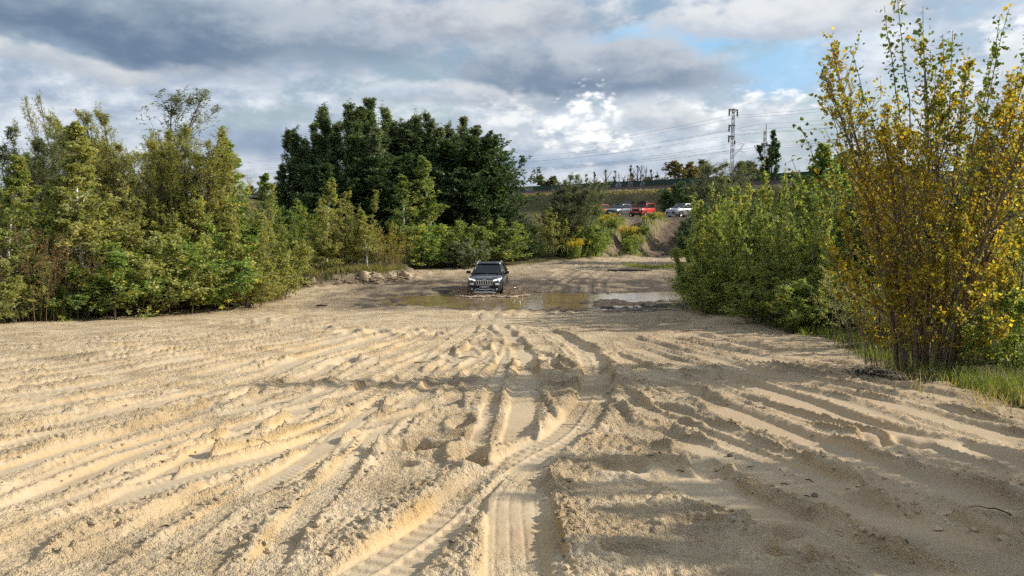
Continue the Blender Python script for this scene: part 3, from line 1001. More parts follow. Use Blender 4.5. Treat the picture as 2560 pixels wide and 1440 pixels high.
def make_ground():
    rows = [0.0]
    rr = list(np.linspace(.25, 3.6, 26))
    yy = np.arange(1505, 800, -1.75)
    rr += list(1.70 / ((yy - 525) / FPX - .084))
    last = rr[-1]
    yy = np.arange(796, 636, -1.5)
    rr += [q for q in (4.4 / ((yy - 525) / FPX)) if q > last + .12]
    rr += list(np.arange(rr[-1] + .3, 101, .32))
    rr += list(np.arange(102.5, 215, 2.2))
    rr += list(np.geomspace(222, 5200, 34))
    rr = np.array(rr)
    fine = np.arange(-41, 41.001, .122)
    lo = -41 - np.cumsum(np.geomspace(.2, 12, 26))
    lo = lo[lo > -178]
    az_ = np.radians(np.concatenate([lo[::-1], fine, -lo]))
    na, nr = len(az_), len(rr)
    A, RR = np.meshgrid(az_, rr)
    x = (RR * np.sin(A)).ravel()
    y = (RR * np.cos(A)).ravel()
    z = macro(x, y)
    veg = veg_mask(x, y)
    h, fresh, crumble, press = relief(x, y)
    z = z + h * (1 - .8 * veg) + veg * 0.10 * fbm(x * .8, y * .8, 61, 3) * (y < 120)
    far_ = np.hypot(x, y) > 900
    z = np.where(far_, 3.5, z)
    verts = np.stack([x, y, z], 1)
    i = np.arange(nr - 1)[:, None] * na
    j = np.arange(na)[None, :]
    jn = (j + 1) % na
    faces = np.stack([i + j, i + na + j, i + na + jn, i + jn], -1).reshape(-1, 4)[:, ::-1]
    c = len(verts)
    verts = np.vstack([verts, [0, 0, ground_z(0, 0)]])
    cap = np.stack([np.full(na, c), np.arange(na), (np.arange(na) + 1) % na], 1)[:, ::-1]
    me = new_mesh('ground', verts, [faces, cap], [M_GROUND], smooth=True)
    level = macro(x, y) + h
    wet = .9 * np.clip(1.05 - (level - 0.0) / .19, 0, 1) * sstep(y, 31.0, 34.5) * (1 - sstep(y, 46, 58)) * sstep(x, -13, -6) + \
        .95 * sstep(x, -.2, 1.5) * (1 - sstep(x, 6.5, 9)) * np.exp(-((y - 35.4) / 2.3) ** 2) + \
        .16 * sstep(y, 41, 48) * (1 - sstep(y, 68, 76)) * sstep(x - .12 * (y - 45), -4.5, 2) + .26 * sstep(y, 32.5, 35) * (1 - sstep(y, 60, 70)) * sstep(x, -12, -7)
    wet = np.clip(wet + .25 * fbm(x * .8, y * .5, 62, 3) * (wet > .05), 0, 1)
    # darker band of damp sand on the old tracks at the left edge
    d, s, a = poly_dist(x, y, [tuple(p) for p in resample(thrown(P(-160, 945, 300, 876, 600, 836, 800, 800, 1000, 786)), 20)])
    wet = np.maximum(wet, .34 * np.exp(-(d / 1.3) ** 2) * sstep(fbm(x * .6, y * 1.5, 67, 3), -.4, .3))
    # the sand bank: brown earth and roots, shade of the cut face painted in
    db, s_, a_ = poly_dist(x, y, [(-12.6, 44.2), (-10.6, 45.4), (-8.2, 46.4), (-6.2, 48.2), (-6.6, 52.5)])
    wet = np.maximum(wet, .72 * np.exp(-((db - .1) / .8) ** 2) * sstep(fbm(x * 1.2, y * 1.2, 64, 3), -.45, .2))
    # darker broken patches in a few places
    for px, py, q in ((830, 990, .7), (1420, 960, .5), (1250, 950, .5)):
        cc = hit(px, py)
        wet = np.maximum(wet, .42 * np.exp(-((x - cc[0]) ** 2 + (y - cc[1]) ** 2) / q ** 2) * sstep(fbm(x * 4, y * 4, 63, 2), -.1, .3))
    plat = sstep(y, 66, 74) * (1 - veg)
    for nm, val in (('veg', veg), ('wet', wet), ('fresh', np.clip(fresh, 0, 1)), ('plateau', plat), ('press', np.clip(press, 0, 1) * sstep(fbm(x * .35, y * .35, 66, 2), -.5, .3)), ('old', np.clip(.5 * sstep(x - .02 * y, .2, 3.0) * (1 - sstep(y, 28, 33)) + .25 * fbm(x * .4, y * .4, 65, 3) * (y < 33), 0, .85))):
        at_ = me.attributes.new(nm, 'FLOAT', 'POINT')
        at_.data.foreach_set('value', np.concatenate([val, [0]]).astype(np.float32))
    o = link('ground', me)
    tag(o, 'pale rutted sand sloping to a muddy hollow', kind='structure')
    return x, y, z, crumble, veg


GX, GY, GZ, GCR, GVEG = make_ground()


def gz(x, y):
    """height of the built ground at a point"""
    return float(GZ[np.argmin((GX - x) ** 2 + (GY - y) ** 2)])


# ------------------------------------------------------------------ water
m, t, out = mat('muddy_water')
geo = nd(t, 'ShaderNodeNewGeometry')
b = nd(t, 'ShaderNodeBsdfPrincipled', i_Roughness=.035, i_IOR=1.33)
lk(t, mixc(t, mrange(t, noise(t, geo.outputs['Position'], .6, 3), .35, .65), (.17, .118, .058), (.235, .17, .088)), b.inputs['Base Color'])
bm = nd(t, 'ShaderNodeBump', i_Strength=.2, i_Distance=.02)
mpn = nd(t, 'ShaderNodeMapping')
mpn.inputs['Scale'].default_value = (1, 1.6, 1)
lk(t, geo.outputs['Position'], mpn.inputs[0])
lk(t, noise(t, mpn.outputs[0], 3.2, 4, .6), bm.inputs['Height'])
lk(t, bm.outputs[0], b.inputs['Normal'])
lk(t, b.outputs[0], out.inputs[0])
M_WATER = m
gx, gy = np.meshgrid(np.linspace(-8, 12.5, 83), np.linspace(32.8, 44, 57))
dw = np.hypot((gx + 1.1) / 1.35, (gy - 39.3) / 1.0)
zw = 0.012 * np.sin(dw * 7.5) * np.exp(-dw * .75) + .002 * pnoise(gx * 2, gy * 2, 70)
nx_ = gx.shape[1]
i = (np.arange(gx.shape[0] - 1)[:, None] * nx_ + np.arange(nx_ - 1)[None]).ravel()
me = new_mesh('puddle', np.stack([gx.ravel(), gy.ravel(), zw.ravel() - .005], 1), np.stack([i, i + 1, i + nx_ + 1, i + nx_], 1), [M_WATER], True)
tag(link('puddle', me), 'shallow brown muddy puddle around the dark car', kind='structure')

# ================================================================== plants
def tubes(pts, rad, k=4):
    N, Pn, _ = pts.shape
    tan = np.gradient(pts, axis=1)
    tan /= np.linalg.norm(tan, axis=2, keepdims=True) + 1e-9
    ref = np.array([0.31, 0.52, 0.12]) + 0 * tan
    a = np.cross(tan, ref)
    a /= np.linalg.norm(a, axis=2, keepdims=True) + 1e-9
    b_ = np.cross(tan, a)
    th = np.arange(k) * 2 * math.pi / k
    v = pts[:, :, None, :] + rad[:, :, None, None] * (a[:, :, None, :] * np.cos(th)[None, None, :, None] + b_[:, :, None, :] * np.sin(th)[None, None, :, None])
    base = (np.arange(N) * Pn * k)[:, None, None]
    i = (np.arange(Pn - 1) * k)[None, :, None]
    j = np.arange(k)[None, None, :]
    jn = (j + 1) % k
    f = np.stack([base + i + j, base + i + jn, base + i + k + jn, base + i + k + j], -1).reshape(-1, 4)
    return v.reshape(-1, 3), f


def unit(v):
    return v / (np.linalg.norm(v, axis=-1, keepdims=True) + 1e-9)


def leaves(base, axis, nrm, L, W, wide=.45, fold=.12):
    axis = unit(axis)
    side = unit(np.cross(axis, nrm))
    n = np.cross(side, axis)
    L, W = L[:, None], W[:, None]
    mid = base + axis * L * wide
    v = np.stack([base, mid + side * W / 2 + n * W * fold, base + axis * L - n * L * .08, mid - side * W / 2 + n * W * fold], 1)
    f = np.arange(len(base) * 4).reshape(-1, 4)
    return v.reshape(-1, 3), f


PROF = {
    'oval': lambda t: np.sin(np.pi * np.clip(.12 + .86 * t, 0, 1)) ** .8,
    'cone': lambda t: np.clip(1.05 - t, 0, 1) ** .75,
    'shrub': lambda t: np.sqrt(np.clip(1.03 - t ** 1.6, 0, 1)),
    'vase': lambda t: (.35 + .65 * np.sin(np.pi * np.clip(.1 + .8 * t, 0, 1))),
    'bush': lambda t: np.clip(1.02 - t ** 1.25, 0, 1) ** .6,
    'spire': lambda t: np.clip(1.04 - t, 0, 1) ** .6 * (.55 + .45 * np.clip(t * 4, 0, 1)),
    'column': lambda t: .3 + .7 * np.sin(np.pi * np.clip(.1 + .85 * t, 0, 1)),
}


def grow(seed, H, Rc, stems=1, spread=.15, lean=.1, cb=.15, prof='oval', nprim=30, nsec=6, nleaf=10, e0=20, e1=60, up=.3,
         ll=.1, lw=.03, f2=.45, droop=.2, wiggle=.03, r0=.05, wind=(0, 0), wide=.45, rmin=1.0, stemrange=(.72, 1.0), ksides=5, leafstart=.2):
    g = np.random.default_rng(seed)
    K = 9
    t = np.linspace(0, 1, K)
    Hs = H * g.uniform(*stemrange, stems)
    Hs[0] = H * .97
    azs = g.uniform(0, 2 * math.pi) + np.arange(stems) * 2.399 + g.uniform(-.4, .4, stems)
    rad_ = spread * np.sqrt(np.arange(stems) / max(1, stems - 1)) if stems > 1 else np.zeros(1)
    ln = lean * H * g.uniform(.4, 1.2, stems) * (rad_ / (spread + 1e-6) if stems > 1 else 1)
    out_ = np.stack([np.cos(azs), np.sin(azs), 0 * azs], 1)
    S = out_[:, None, :] * (rad_[:, None] + ln[:, None] * t[None] ** 1.25)[:, :, None]
    S[:, :, 2] = Hs[:, None] * t[None]
    wob = np.cumsum(g.normal(0, wiggle * H / 3, (stems, K, 3)), axis=1) * np.array([1, 1, .15])
    S = S + wob * t[None, :, None]
    sr = r0 * (Hs / H)[:, None] * (1 - .9 * t[None]) ** .9
    wood = [tubes(S, np.maximum(sr, .004), ksides)]
    # primaries
    si = np.repeat(np.arange(stems), nprim)
    N1 = len(si)
    tp = cb + (1 - cb) * g.uniform(0, 1, N1) ** .85 * .98
    x = tp * (K - 1)
    i0 = np.minimum(x.astype(int), K - 2)
    fr_ = (x - i0)[:, None]
    p0 = S[si, i0] * (1 - fr_) + S[si, i0 + 1] * fr_
    tan = unit(S[si, i0 + 1] - S[si, i0])
    az_ = g.uniform(0, 2 * math.pi, N1)
    # stems of a clump send their branches mostly outwards
    hd = np.stack([np.cos(az_), np.sin(az_), 0 * az_], 1)
    if stems > 1:
        hd = unit(hd + out_[si] * .5 * (rad_[si] > 0)[:, None])
    el_ = np.radians(e0 + (e1 - e0) * tp + g.normal(0, 9, N1))
    rel = PROF[prof](tp)
    ln1 = Rc * rel * g.uniform(.6, 1.15, N1)
    u = np.linspace(0, 1, 5)
    d1 = hd * np.cos(el_)[:, None] + np.array([0, 0, 1]) * np.sin(el_)[:, None]
    B = p0[:, None, :] + d1[:, None, :] * (ln1[:, None] * u[None])[:, :, None]
    B[:, :, 2] += (up * ln1[:, None] * (u[None] ** 2)) * .5
    B += g.normal(0, .035, B.shape) * (ln1[:, None] * u[None])[:, :, None]
    br = rmin * np.maximum(.004, np.minimum(.42 * r0 * (1 - tp * .8), ln1 * .018 + .004))[:, None] * (1 - .8 * u[None])
    wood.append(tubes(B, br, 4))
    # secondaries
    pi_ = np.repeat(np.arange(N1), nsec)
    N2 = len(pi_)
    ub = g.uniform(.12, 1, N2) ** .8
    x = ub * 4
    i0 = np.minimum(x.astype(int), 3)
    fr_ = (x - i0)[:, None]
    q0 = B[pi_, i0] * (1 - fr_) + B[pi_, i0 + 1] * fr_
    tn = unit(B[pi_, i0 + 1] - B[pi_, i0])
    d2 = unit(tn * .75 + unit(g.normal(0, 1, (N2, 3))) * .85 + np.array([0, 0, up]))
    ln2 = np.maximum(ln1[pi_], .11 * Rc) * f2 * (1.15 - .65 * ub) * g.uniform(.5, 1.2, N2)
    # leader shoots on top of every stem
    top_n = 10
    ti = np.repeat(np.arange(stems), top_n)
    ut = g.uniform(0, 1, (len(ti), 1))
    q0 = np.vstack([q0, S[ti, -3] * (1 - ut) + S[ti, -1] * ut])
    d2 = np.vstack([d2, unit(np.array([-.12, 0, 1.0]) + .38 * unit(g.normal(0, 1, (len(ti), 3))))])
    ln2 = np.concatenate([ln2, g.uniform(.25, .62, len(ti)) * Rc * .62])
    N2 = len(q0)
    w = np.linspace(0, 1, 4)
    Cc = q0[:, None, :] + d2[:, None, :] * (ln2[:, None] * w[None])[:, :, None]
    Cc[:, :, 2] += (up - droop * .9) * .4 * ln2[:, None] * w[None] ** 2
    cr_ = rmin * np.maximum(.0025, ln2 * .008)[:, None] * (1 - .7 * w[None])
    wood.append(tubes(Cc, cr_, 3))
    # leaves
    li = np.repeat(np.arange(N2), nleaf)
    N3 = len(li)
    ul = g.uniform(leafstart, 1.02, N3)
    x = ul * 3
    i0 = np.minimum(x.astype(int), 2)
    fr_ = (x - i0)[:, None]
    b0 = Cc[li, i0] * (1 - fr_) + Cc[li, i0 + 1] * fr_
    b0 = b0 + g.normal(0, ll * .25, b0.shape)
    ax = unit(d2[li] * .6 + unit(g.normal(0, 1, (N3, 3))) * .9 + np.array([0, 0, -droop]))
    nm = unit(unit(g.normal(0, 1, (N3, 3))) + np.array([.25, -.1, .55]))
    sz = g.uniform(.6, 1.25, N3)
    lv, lf = leaves(b0, ax, nm, ll * sz, lw * sz * g.uniform(.8, 1.2, N3), wide)
    vs, fs, acc = [], [], 0
    for v, f in wood:
        vs.append(v)
        fs.append(f + acc)
        acc += len(v)
    wv, wf = np.vstack(vs), np.vstack(fs)
    for v in (wv, lv):
        k = (np.clip(v[:, 2], 0, None) / H) ** 2 * H
        v[:, 0] += wind[0] * k
        v[:, 1] += wind[1] * k
    return (wv, wf), (lv, lf)


PROTO = {}


def proto(kind, var):
    key = (kind, var)
    if key in PROTO:
        return PROTO[key]
    s = 1000 + 37 * var + sum(map(ord, kind))
    W = (-.10, 0)
    D = {
        'willow': dict(H=9, Rc=1.9, stems=6, spread=.4, lean=.11, cb=.10, prof='oval', nprim=30, nsec=9, nleaf=20, e0=38, e1=70, up=.5, ll=.105, lw=.030, f2=.5, droop=.25, r0=.07, wind=W),
        'willow_thin': dict(H=9.5, Rc=1.7, stems=4, spread=.3, lean=.12, cb=.16, prof='oval', nprim=22, nsec=8, nleaf=8, e0=40, e1=68, up=.5, ll=.12, lw=.032, f2=.5, droop=.2, r0=.06, wind=W),
        'birch': dict(H=7.5, Rc=1.45, stems=1, cb=.22, prof='cone', nprim=88, nsec=10, nleaf=17, e0=22, e1=62, up=.15, ll=.085, lw=.062, f2=.5, droop=.5, wiggle=.012, r0=.062, wind=(-.05, 0)),
        'birch_shrub': dict(H=5.5, Rc=.85, stems=17, spread=.85, lean=.14, cb=.05, prof='bush', nprim=24, nsec=6, nleaf=11, e0=36, e1=72, up=.35, ll=.060, lw=.044, f2=.5, droop=.35, wiggle=.013, r0=.026, stemrange=(.45, 1.0)),
        'tall': dict(H=13, Rc=2.3, stems=4, spread=.7, lean=.075, cb=.06, prof='spire', nprim=50, nsec=11, nleaf=16, e0=42, e1=74, up=.5, ll=.20, lw=.060, f2=.46, droop=.3, r0=.13, wind=(-.06, 0)),
        'round': dict(H=11, Rc=4.2, stems=2, spread=.4, lean=.12, cb=.10, prof='shrub', nprim=62, nsec=18, nleaf=20, e0=14, e1=62, up=.3, ll=.19, lw=.125, f2=.44, droop=.2, r0=.16),
        'shrub': dict(H=2.8, Rc=.95, stems=10, spread=.7, lean=.26, cb=.05, prof='shrub', nprim=15, nsec=7, nleaf=12, e0=22, e1=60, up=.3, ll=.085, lw=.054, f2=.5, droop=.2, r0=.018, stemrange=(.45, .98)),
        'thin_shrub': dict(H=4, Rc=.75, stems=22, spread=.9, lean=.28, cb=.22, prof='vase', nprim=10, nsec=5, nleaf=5, e0=45, e1=70, up=.4, ll=.06, lw=.036, f2=.5, droop=.2, r0=.016, stemrange=(.5, .98)),
        'far_tree': dict(H=11, Rc=2.8, stems=2, spread=.5, lean=.12, cb=.22, prof='oval', nprim=26, nsec=7, nleaf=9, e0=30, e1=68, up=.4, ll=.42, lw=.26, f2=.45, droop=.2, r0=.14),
        'column_tree': dict(H=16, Rc=1.5, stems=5, spread=.8, lean=.035, cb=.1, prof='column', nprim=24, nsec=7, nleaf=10, e0=62, e1=78, up=.5, ll=.36, lw=.2, f2=.5, droop=.1, r0=.15, stemrange=(.6, .9)),
        'bare_tree': dict(H=11, Rc=2.2, stems=3, spread=.4, lean=.14, cb=.3, prof='oval', nprim=11, nsec=5, nleaf=0, e0=45, e1=72, up=.5, ll=.3, lw=.2, f2=.5, droop=.1, r0=.2, rmin=2.6),
        'mound_bush': dict(H=3.2, Rc=1.25, stems=8, spread=.6, lean=.22, cb=.06, prof='shrub', nprim=16, nsec=7, nleaf=12, e0=20, e1=60, up=.3, ll=.14, lw=.07, f2=.5, droop=.2, r0=.022, stemrange=(.45, .98)),
    }[kind]
    wd, lf = grow(s, **D)
    bark = {'birch': BARK_BIRCH, 'birch_shrub': BARK, 'tall': BARK_DARK, 'round': BARK_DARK, 'thin_shrub': BARK_TAN, 'bare_tree': BARK_TAN}.get(kind, BARK)
    wm = new_mesh('trunk', *wd, [bark], smooth=True)
    lm = new_mesh('crown', *lf, [LEAF['green']]) if D['nleaf'] else None
    allv = np.vstack([wd[0], lf[0]]) if D['nleaf'] else wd[0]
    top = allv[:, 2].max()
    half = np.percentile(np.abs(allv[:, 0] - allv[:, 0].mean()), 97)
    cx = 0.0
    PROTO[key] = (wm, lm, top, half)
    return PROTO[key]


def plant(name, kind, var, leaf, px, py, Y, wpx, label, cat='tree', group=None, rot=None, z=None, x=None, H=None):
    wm, lm, top, half = proto(kind, var)
    if x is None:
        p = at(px, py, Y)
        x = float(p[0])
    z0 = ground_z(x, Y) if z is None else z
    if H is None:
        H = float(p[2]) - z0
    sz = H / top
    sx = (wpx / FPX * Y / 2) / half if wpx else sz
    sx = float(np.clip(sx, sz * .55, sz * 1.7))
    root = thing(name, label, cat, (x, Y, z0 - .05), 0.0, group)
    r = rot if rot is not None else random.uniform(0, 6.28)
    root.rotation_euler = (0, 0, r)
    tr = link('trunk', wm, root)
    tr.scale = (sx, sx, sz)
    if lm:
        cr_ = link('crown', lm, root)
        cr_.scale = (sx, sx, sz)
        cr_.material_slots[0].link = 'OBJECT'
        cr_.material_slots[0].material = LEAF[leaf]
    return root


LG = 'trees and shrubs on the left bank'
MG = 'young trees behind the sand bank'
TG = 'tall dark trees in the middle'
RG = 'young trees on the right'
for row in [
    # name, kind, variant, leaf, px, py_top, Y, width px, label, category, group
    ('willow_tree', 'willow', 0, 'silver', 50, 296, 33, 190, 'pale silvery willow near the left edge of the photo', 'tree', LG),
    ('willow_tree', 'willow_thin', 0, 'olive', 150, 226, 36, 120, 'tall thin willow top rising left of the white stemmed birch', 'tree', LG),
    ('birch_tree', 'birch', 0, 'yellowgreen', 190, 300, 30.0, 210, 'leaning green birch with bare white trunk in left thicket', 'tree', LG),
    ('willow_tree', 'willow', 1, 'olive', 272, 250, 35, 190, 'olive willow just left of the tallest airy willow', 'tree', LG),
    ('willow_tree', 'willow_thin', 1, 'silver', 372, 206, 37, 220, 'tallest airy willow of the left thicket with see-through branches', 'tree', LG),
    ('willow_tree', 'willow', 2, 'yellowgreen', 460, 298, 35.5, 210, 'dense yellowish willow right of the airy tallest willow', 'tree', LG),
    ('poplar_tree', 'birch', 1, 'green', 545, 336, 37, 190, 'green young poplar at the right shoulder of the left thicket', 'tree', LG),
    ('willow_shrub', 'birch_shrub', 0, 'yellowgreen', 612, 440, 37, 200, 'yellow-green bushy tree at the right end of left thicket', 'tree', LG),
    ('willow_shrub', 'shrub', 0, 'yellowgreen', 668, 560, 38, 180, 'low yellowish shrub where the left thicket meets the sand bank', 'shrub', LG),
    ('birch_tree', 'birch', 2, 'bright', -12, 380, 28, 190, 'green birch cut by the left edge of the photo', 'tree', LG),
    ('bare_shrub', 'thin_shrub', 0, 'brown', 85, 560, 27.6, 270, 'brown twiggy half bare shrub at lower left', 'shrub', LG),
    ('green_shrub', 'shrub', 1, 'green', 275, 600, 29.6, 210, 'deep green shrub below and right of the white birch trunk', 'shrub', LG),
    ('olive_shrub', 'shrub', 2, 'olive', 400, 570, 31.4, 250, 'olive shrub under the airy tallest willow', 'shrub', LG),
    ('green_shrub', 'shrub', 0, 'green', 520, 545, 33.2, 240, 'green shrub low under the young poplar', 'shrub', LG),
    ('willow_shrub', 'birch_shrub', 1, 'olive', 335, 420, 33.5, 270, 'olive many stemmed bush filling the middle of left thicket', 'tree', LG),
    ('willow_shrub', 'birch_shrub', 2, 'yellowgreen', 478, 430, 34.2, 230, 'yellowish many stemmed bush below the dense yellowish willow', 'tree', LG),
    ('willow_shrub', 'birch_shrub', 0, 'green', 110, 440, 31, 230, 'green many stemmed bush behind the brown twiggy shrub', 'tree', LG),
    ('green_shrub', 'shrub', 1, 'green', 185, 660, 28.6, 170, 'small dark green shrub at the foot of the white birch', 'shrub', LG),
    ('olive_shrub', 'shrub', 2, 'yellowgreen', 610, 640, 34.6, 200, 'low yellow-green shrub touching the sand left of the bank', 'shrub', LG),
    ('olive_shrub', 'shrub', 1, 'olive', 0, 640, 26.6, 170, 'low olive shrub in the lower left corner of the thicket', 'shrub', LG),
    ('willow_tree', 'willow', 3, 'olive', 415, 350, 41, 280, 'olive willow half hidden behind the yellowish willow', 'tree', LG),
    ('willow_tree', 'willow', 0, 'olive', 215, 380, 39, 260, 'olive willow half hidden behind the white stemmed birch', 'tree', LG),
    ('birch_sapling', 'birch', 0, 'green', 655, 428, 46, 75, 'thin birch tip standing alone in the gap before the dark trees', 'tree', LG),
    ('willow_tree', 'willow', 1, 'olive', -200, 330, 30, 240, 'olive willow standing left outside the photo', 'tree', LG),
    ('olive_shrub', 'birch_shrub', 1, 'green', 690, 500, 45, 170, 'green bush filling the gap left of the dark trees', 'tree', LG),
    ('willow_tree', 'willow', 2, 'olive', 330, 330, 38, 230, 'olive willow behind the trunk of the airy tallest willow', 'tree', LG),
    ('willow_tree', 'willow', 3, 'yellowgreen', 505, 360, 38, 200, 'yellowish willow between dense willow and young poplar', 'tree', LG),
    ('willow_tree', 'willow', 1, 'silver', 105, 330, 37, 170, 'second pale silvery willow from the left edge', 'tree', LG),
    ('willow_shrub', 'birch_shrub', 2, 'olive', 570, 480, 35, 220, 'olive many stemmed bush in front of the young poplar', 'tree', LG),
    ('willow_shrub', 'birch_shrub', 1, 'yellowgreen', 235, 470, 31.2, 200, 'yellowish many stemmed bush right beside the white birch trunk', 'tree', LG),
    # behind the sand bank
    ('birch_shrub', 'birch_shrub', 2, 'green', 745, 478, 51, 190, 'green bush at the left end of the sand bank', 'tree', MG),
    ('birch_tree', 'birch', 1, 'yellowgreen', 812, 440, 56, 170, 'yellow-green birch in front of the left dark trees', 'tree', MG),
    ('birch_shrub', 'birch_shrub', 0, 'yellowgreen', 868, 462, 50.4, 240, 'wide yellowish birch bush above the sand bank', 'tree', MG),
    ('birch_tree', 'birch', 2, 'yellowgreen', 915, 520, 49.6, 150, 'small yellow birch with thin white stem on the sand bank', 'tree', MG),
    ('bare_shrub', 'thin_shrub', 1, 'gold', 975, 545, 51.5, 120, 'thin yellowing shrub at the right end of the sand bank', 'shrub', MG),
    ('birch_tree', 'birch', 0, 'green', 1010, 432, 59, 130, 'narrow green birch before the middle of the dark trees', 'tree', MG),
    ('birch_tree', 'birch', 1, 'bright', 1085, 384, 61, 260, 'pointed mid green birch standing out before the dark trees', 'tree', MG),
    ('willow_shrub', 'mound_bush', 0, 'green', 1060, 555, 57, 190, 'rounded green bush behind the brown reeds', 'shrub', MG),
    ('willow_shrub', 'mound_bush', 1, 'green', 1150, 545, 59, 190, 'rounded green bush left behind the dark car', 'shrub', MG),
    ('willow_shrub', 'mound_bush', 2, 'green', 1240, 540, 61, 190, 'rounded green bush straight behind the dark car', 'shrub', MG),
    ('willow_shrub', 'mound_bush', 0, 'dark', 1305, 560, 64.5, 130, 'dark green bush at the right foot of the dark trees', 'shrub', MG),
    ('olive_shrub', 'shrub', 0, 'olive', 785, 565, 48.8, 190, 'olive low shrub growing on the left half of the sand bank', 'shrub', MG),
    ('willow_shrub', 'mound_bush', 1, 'silver', 1170, 590, 56.6, 150, 'greyish low bush in front of the rounded green bushes', 'shrub', MG),
    ('olive_shrub', 'mound_bush', 2, 'yellowgreen', 710, 600, 46.8, 150, 'yellow-green low bush left of the sand bank', 'shrub', MG),
    # tall dark clump
    ('tall_willow', 'tall', 0, 'darkwillow', 712, 400, 69, 192, 'leftmost and lowest of the tall dark trees', 'tree', TG),
    ('tall_willow', 'tall', 1, 'darkwillow', 742, 330, 72, 211, 'second of the tall dark trees from the left', 'tree', TG),
    ('tall_willow', 'tall', 2, 'darkwillow', 772, 302, 70, 211, 'third of the tall dark trees from the left', 'tree', TG),
    ('tall_willow', 'tall', 0, 'silverdark', 815, 258, 74, 230, 'tall dark tree left beside the highest pointed one', 'tree', TG),
    ('tall_willow', 'tall', 1, 'darkwillow', 858, 234, 70, 268, 'highest pointed tree of the dark clump', 'tree', TG),
    ('tall_willow', 'tall', 2, 'darkwillow', 926, 241, 72, 268, 'tall dark tree right beside the highest pointed one', 'tree', TG),
    ('tall_willow', 'tall', 0, 'silverdark', 988, 247, 70, 288, 'windswept tall willow in the middle of the dark clump', 'tree', TG),
    ('tall_willow', 'tall', 1, 'silverdark', 1060, 270, 73, 288, 'greyish topped tree between the windswept willow and dense tree', 'tree', TG),
    ('tall_willow', 'tall', 2, 'silverdark', 1150, 288, 74, 249, 'slender grey-green tree top behind the dense broad tree', 'tree', TG),
    ('broad_tree', 'round', 0, 'dark', 1195, 325, 66, 270, 'dense broad black-green tree at the right of the clump', 'tree', TG),
    ('broad_tree', 'round', 1, 'dark', 1105, 345, 69, 260, 'dense dark tree left behind the broadest one', 'tree', TG),
    ('broad_tree', 'round', 1, 'dark', 1250, 395, 67, 130, 'narrow dark tree at the right flank of the clump', 'tree', TG),
    ('broad_tree', 'round', 0, 'dark', 985, 380, 67, 270, 'dark tree low in the middle of the clump', 'tree', TG),
    ('broad_tree', 'round', 1, 'dark', 830, 400, 66, 270, 'dark tree low in the left half of the clump', 'tree', TG),
    ('broad_tree', 'round', 0, 'dark', 1050, 320, 71, 230, 'dark tree filling the dip of the clump before the greyish top', 'tree', TG),
    ('tall_willow', 'tall', 2, 'silverdark', 1025, 285, 71, 228, 'feathery grey-green top just right of the windswept willow', 'tree', TG),
    ('tall_willow', 'tall', 0, 'darkwillow', 1105, 310, 72, 228, 'dark pointed top left above the dense broad tree', 'tree', TG),
    ('tall_willow', 'tall', 1, 'darkwillow', 895, 290, 68, 228, 'pointed dark top low between the two highest trees', 'tree', TG),
    # beside the ramps
    ('grey_willow', 'willow', 1, 'silver', 1425, 424, 69.5, 250, 'round grey-green willow left of the ramp', 'tree', None),
    ('grey_willow', 'willow', 3, 'silver', 1447, 440, 70.5, 230, 'right hand half of the round grey-green willow left of ramp', 'tree', None),
    ('grey_willow', 'willow', 0, 'silver', 1400, 455, 69.0, 220, 'left hand half of the round grey-green willow', 'tree', None),
    ('grey_willow', 'birch_shrub', 2, 'olive', 1380, 505, 67.5, 190, 'olive bush at the left foot of the grey-green willow', 'tree', None),
    ('olive_shrub', 'mound_bush', 0, 'green', 1475, 560, 69.0, 120, 'green bush at the right foot of the grey-green willow', 'shrub', None),
    ('olive_shrub', 'mound_bush', 1, 'green', 1486, 506, 86, 70, 'green bush hiding most of the leftmost red car', 'shrub', None),
    ('dark_bush', 'mound_bush', 2, 'dark', 1694, 448, 103, 95, 'near black bush right behind the pale car on the plateau', 'shrub', None),
    ('grey_willow', 'willow', 3, 'silver', 1795, 384, 62, 200, 'grey willow behind the bright birches by the lattice mast', 'tree', None),
    ('grey_willow', 'willow', 2, 'silver', 1850, 430, 58, 220, 'lower grey willow between the two lattice masts', 'tree', None),
    ('columnar_poplar', 'column_tree', 0, 'dark', 1930, 322, 118, 46, 'dark column shaped poplar right of the shorter lattice mast', 'tree', None),
    # right hand birches
    ('birch_shrub', 'birch_shrub', 1, 'bright', 1785, 450, 30.5, 165, 'bright green birch bush nearest the ramp', 'tree', RG),
    ('birch_shrub', 'birch_shrub', 2, 'bright', 1905, 392, 27.5, 220, 'bright green birch bush in the middle of the right group', 'tree', RG),
    ('birch_shrub', 'birch_shrub', 0, 'bright', 1990, 420, 24.5, 200, 'bright green birch bush nearest the yellow poplar', 'tree', RG),
    ('birch_tree', 'birch', 2, 'green', 2010, 354, 34, 180, 'taller green birch peeking over the bright birch bushes', 'tree', RG),
    ('birch_shrub', 'birch_shrub', 0, 'green', 1845, 490, 32.5, 210, 'green bush behind the gap of the bright birches', 'tree', RG),
    ('birch_shrub', 'shrub', 1, 'bright', 1750, 600, 30, 105, 'low bright bush at the left end of the right group', 'shrub', RG),
    ('birch_shrub', 'birch_shrub', 1, 'green', 2095, 392, 27, 220, 'green bush left behind the yellow poplar', 'tree', RG),
    ('birch_tree', 'birch', 0, 'green', 2160, 400, 24, 240, 'dark green birch hidden behind the yellow poplar', 'tree', RG),
    ('olive_shrub', 'thin_shrub', 2, 'olive', 2165, 650, 17.5, 230, 'olive twiggy shrub left of the yellow poplar stems', 'shrub', RG),
    ('birch_shrub', 'birch_shrub', 2, 'green', 2270, 470, 23, 280, 'green bush straight behind the yellow poplar', 'tree', RG),
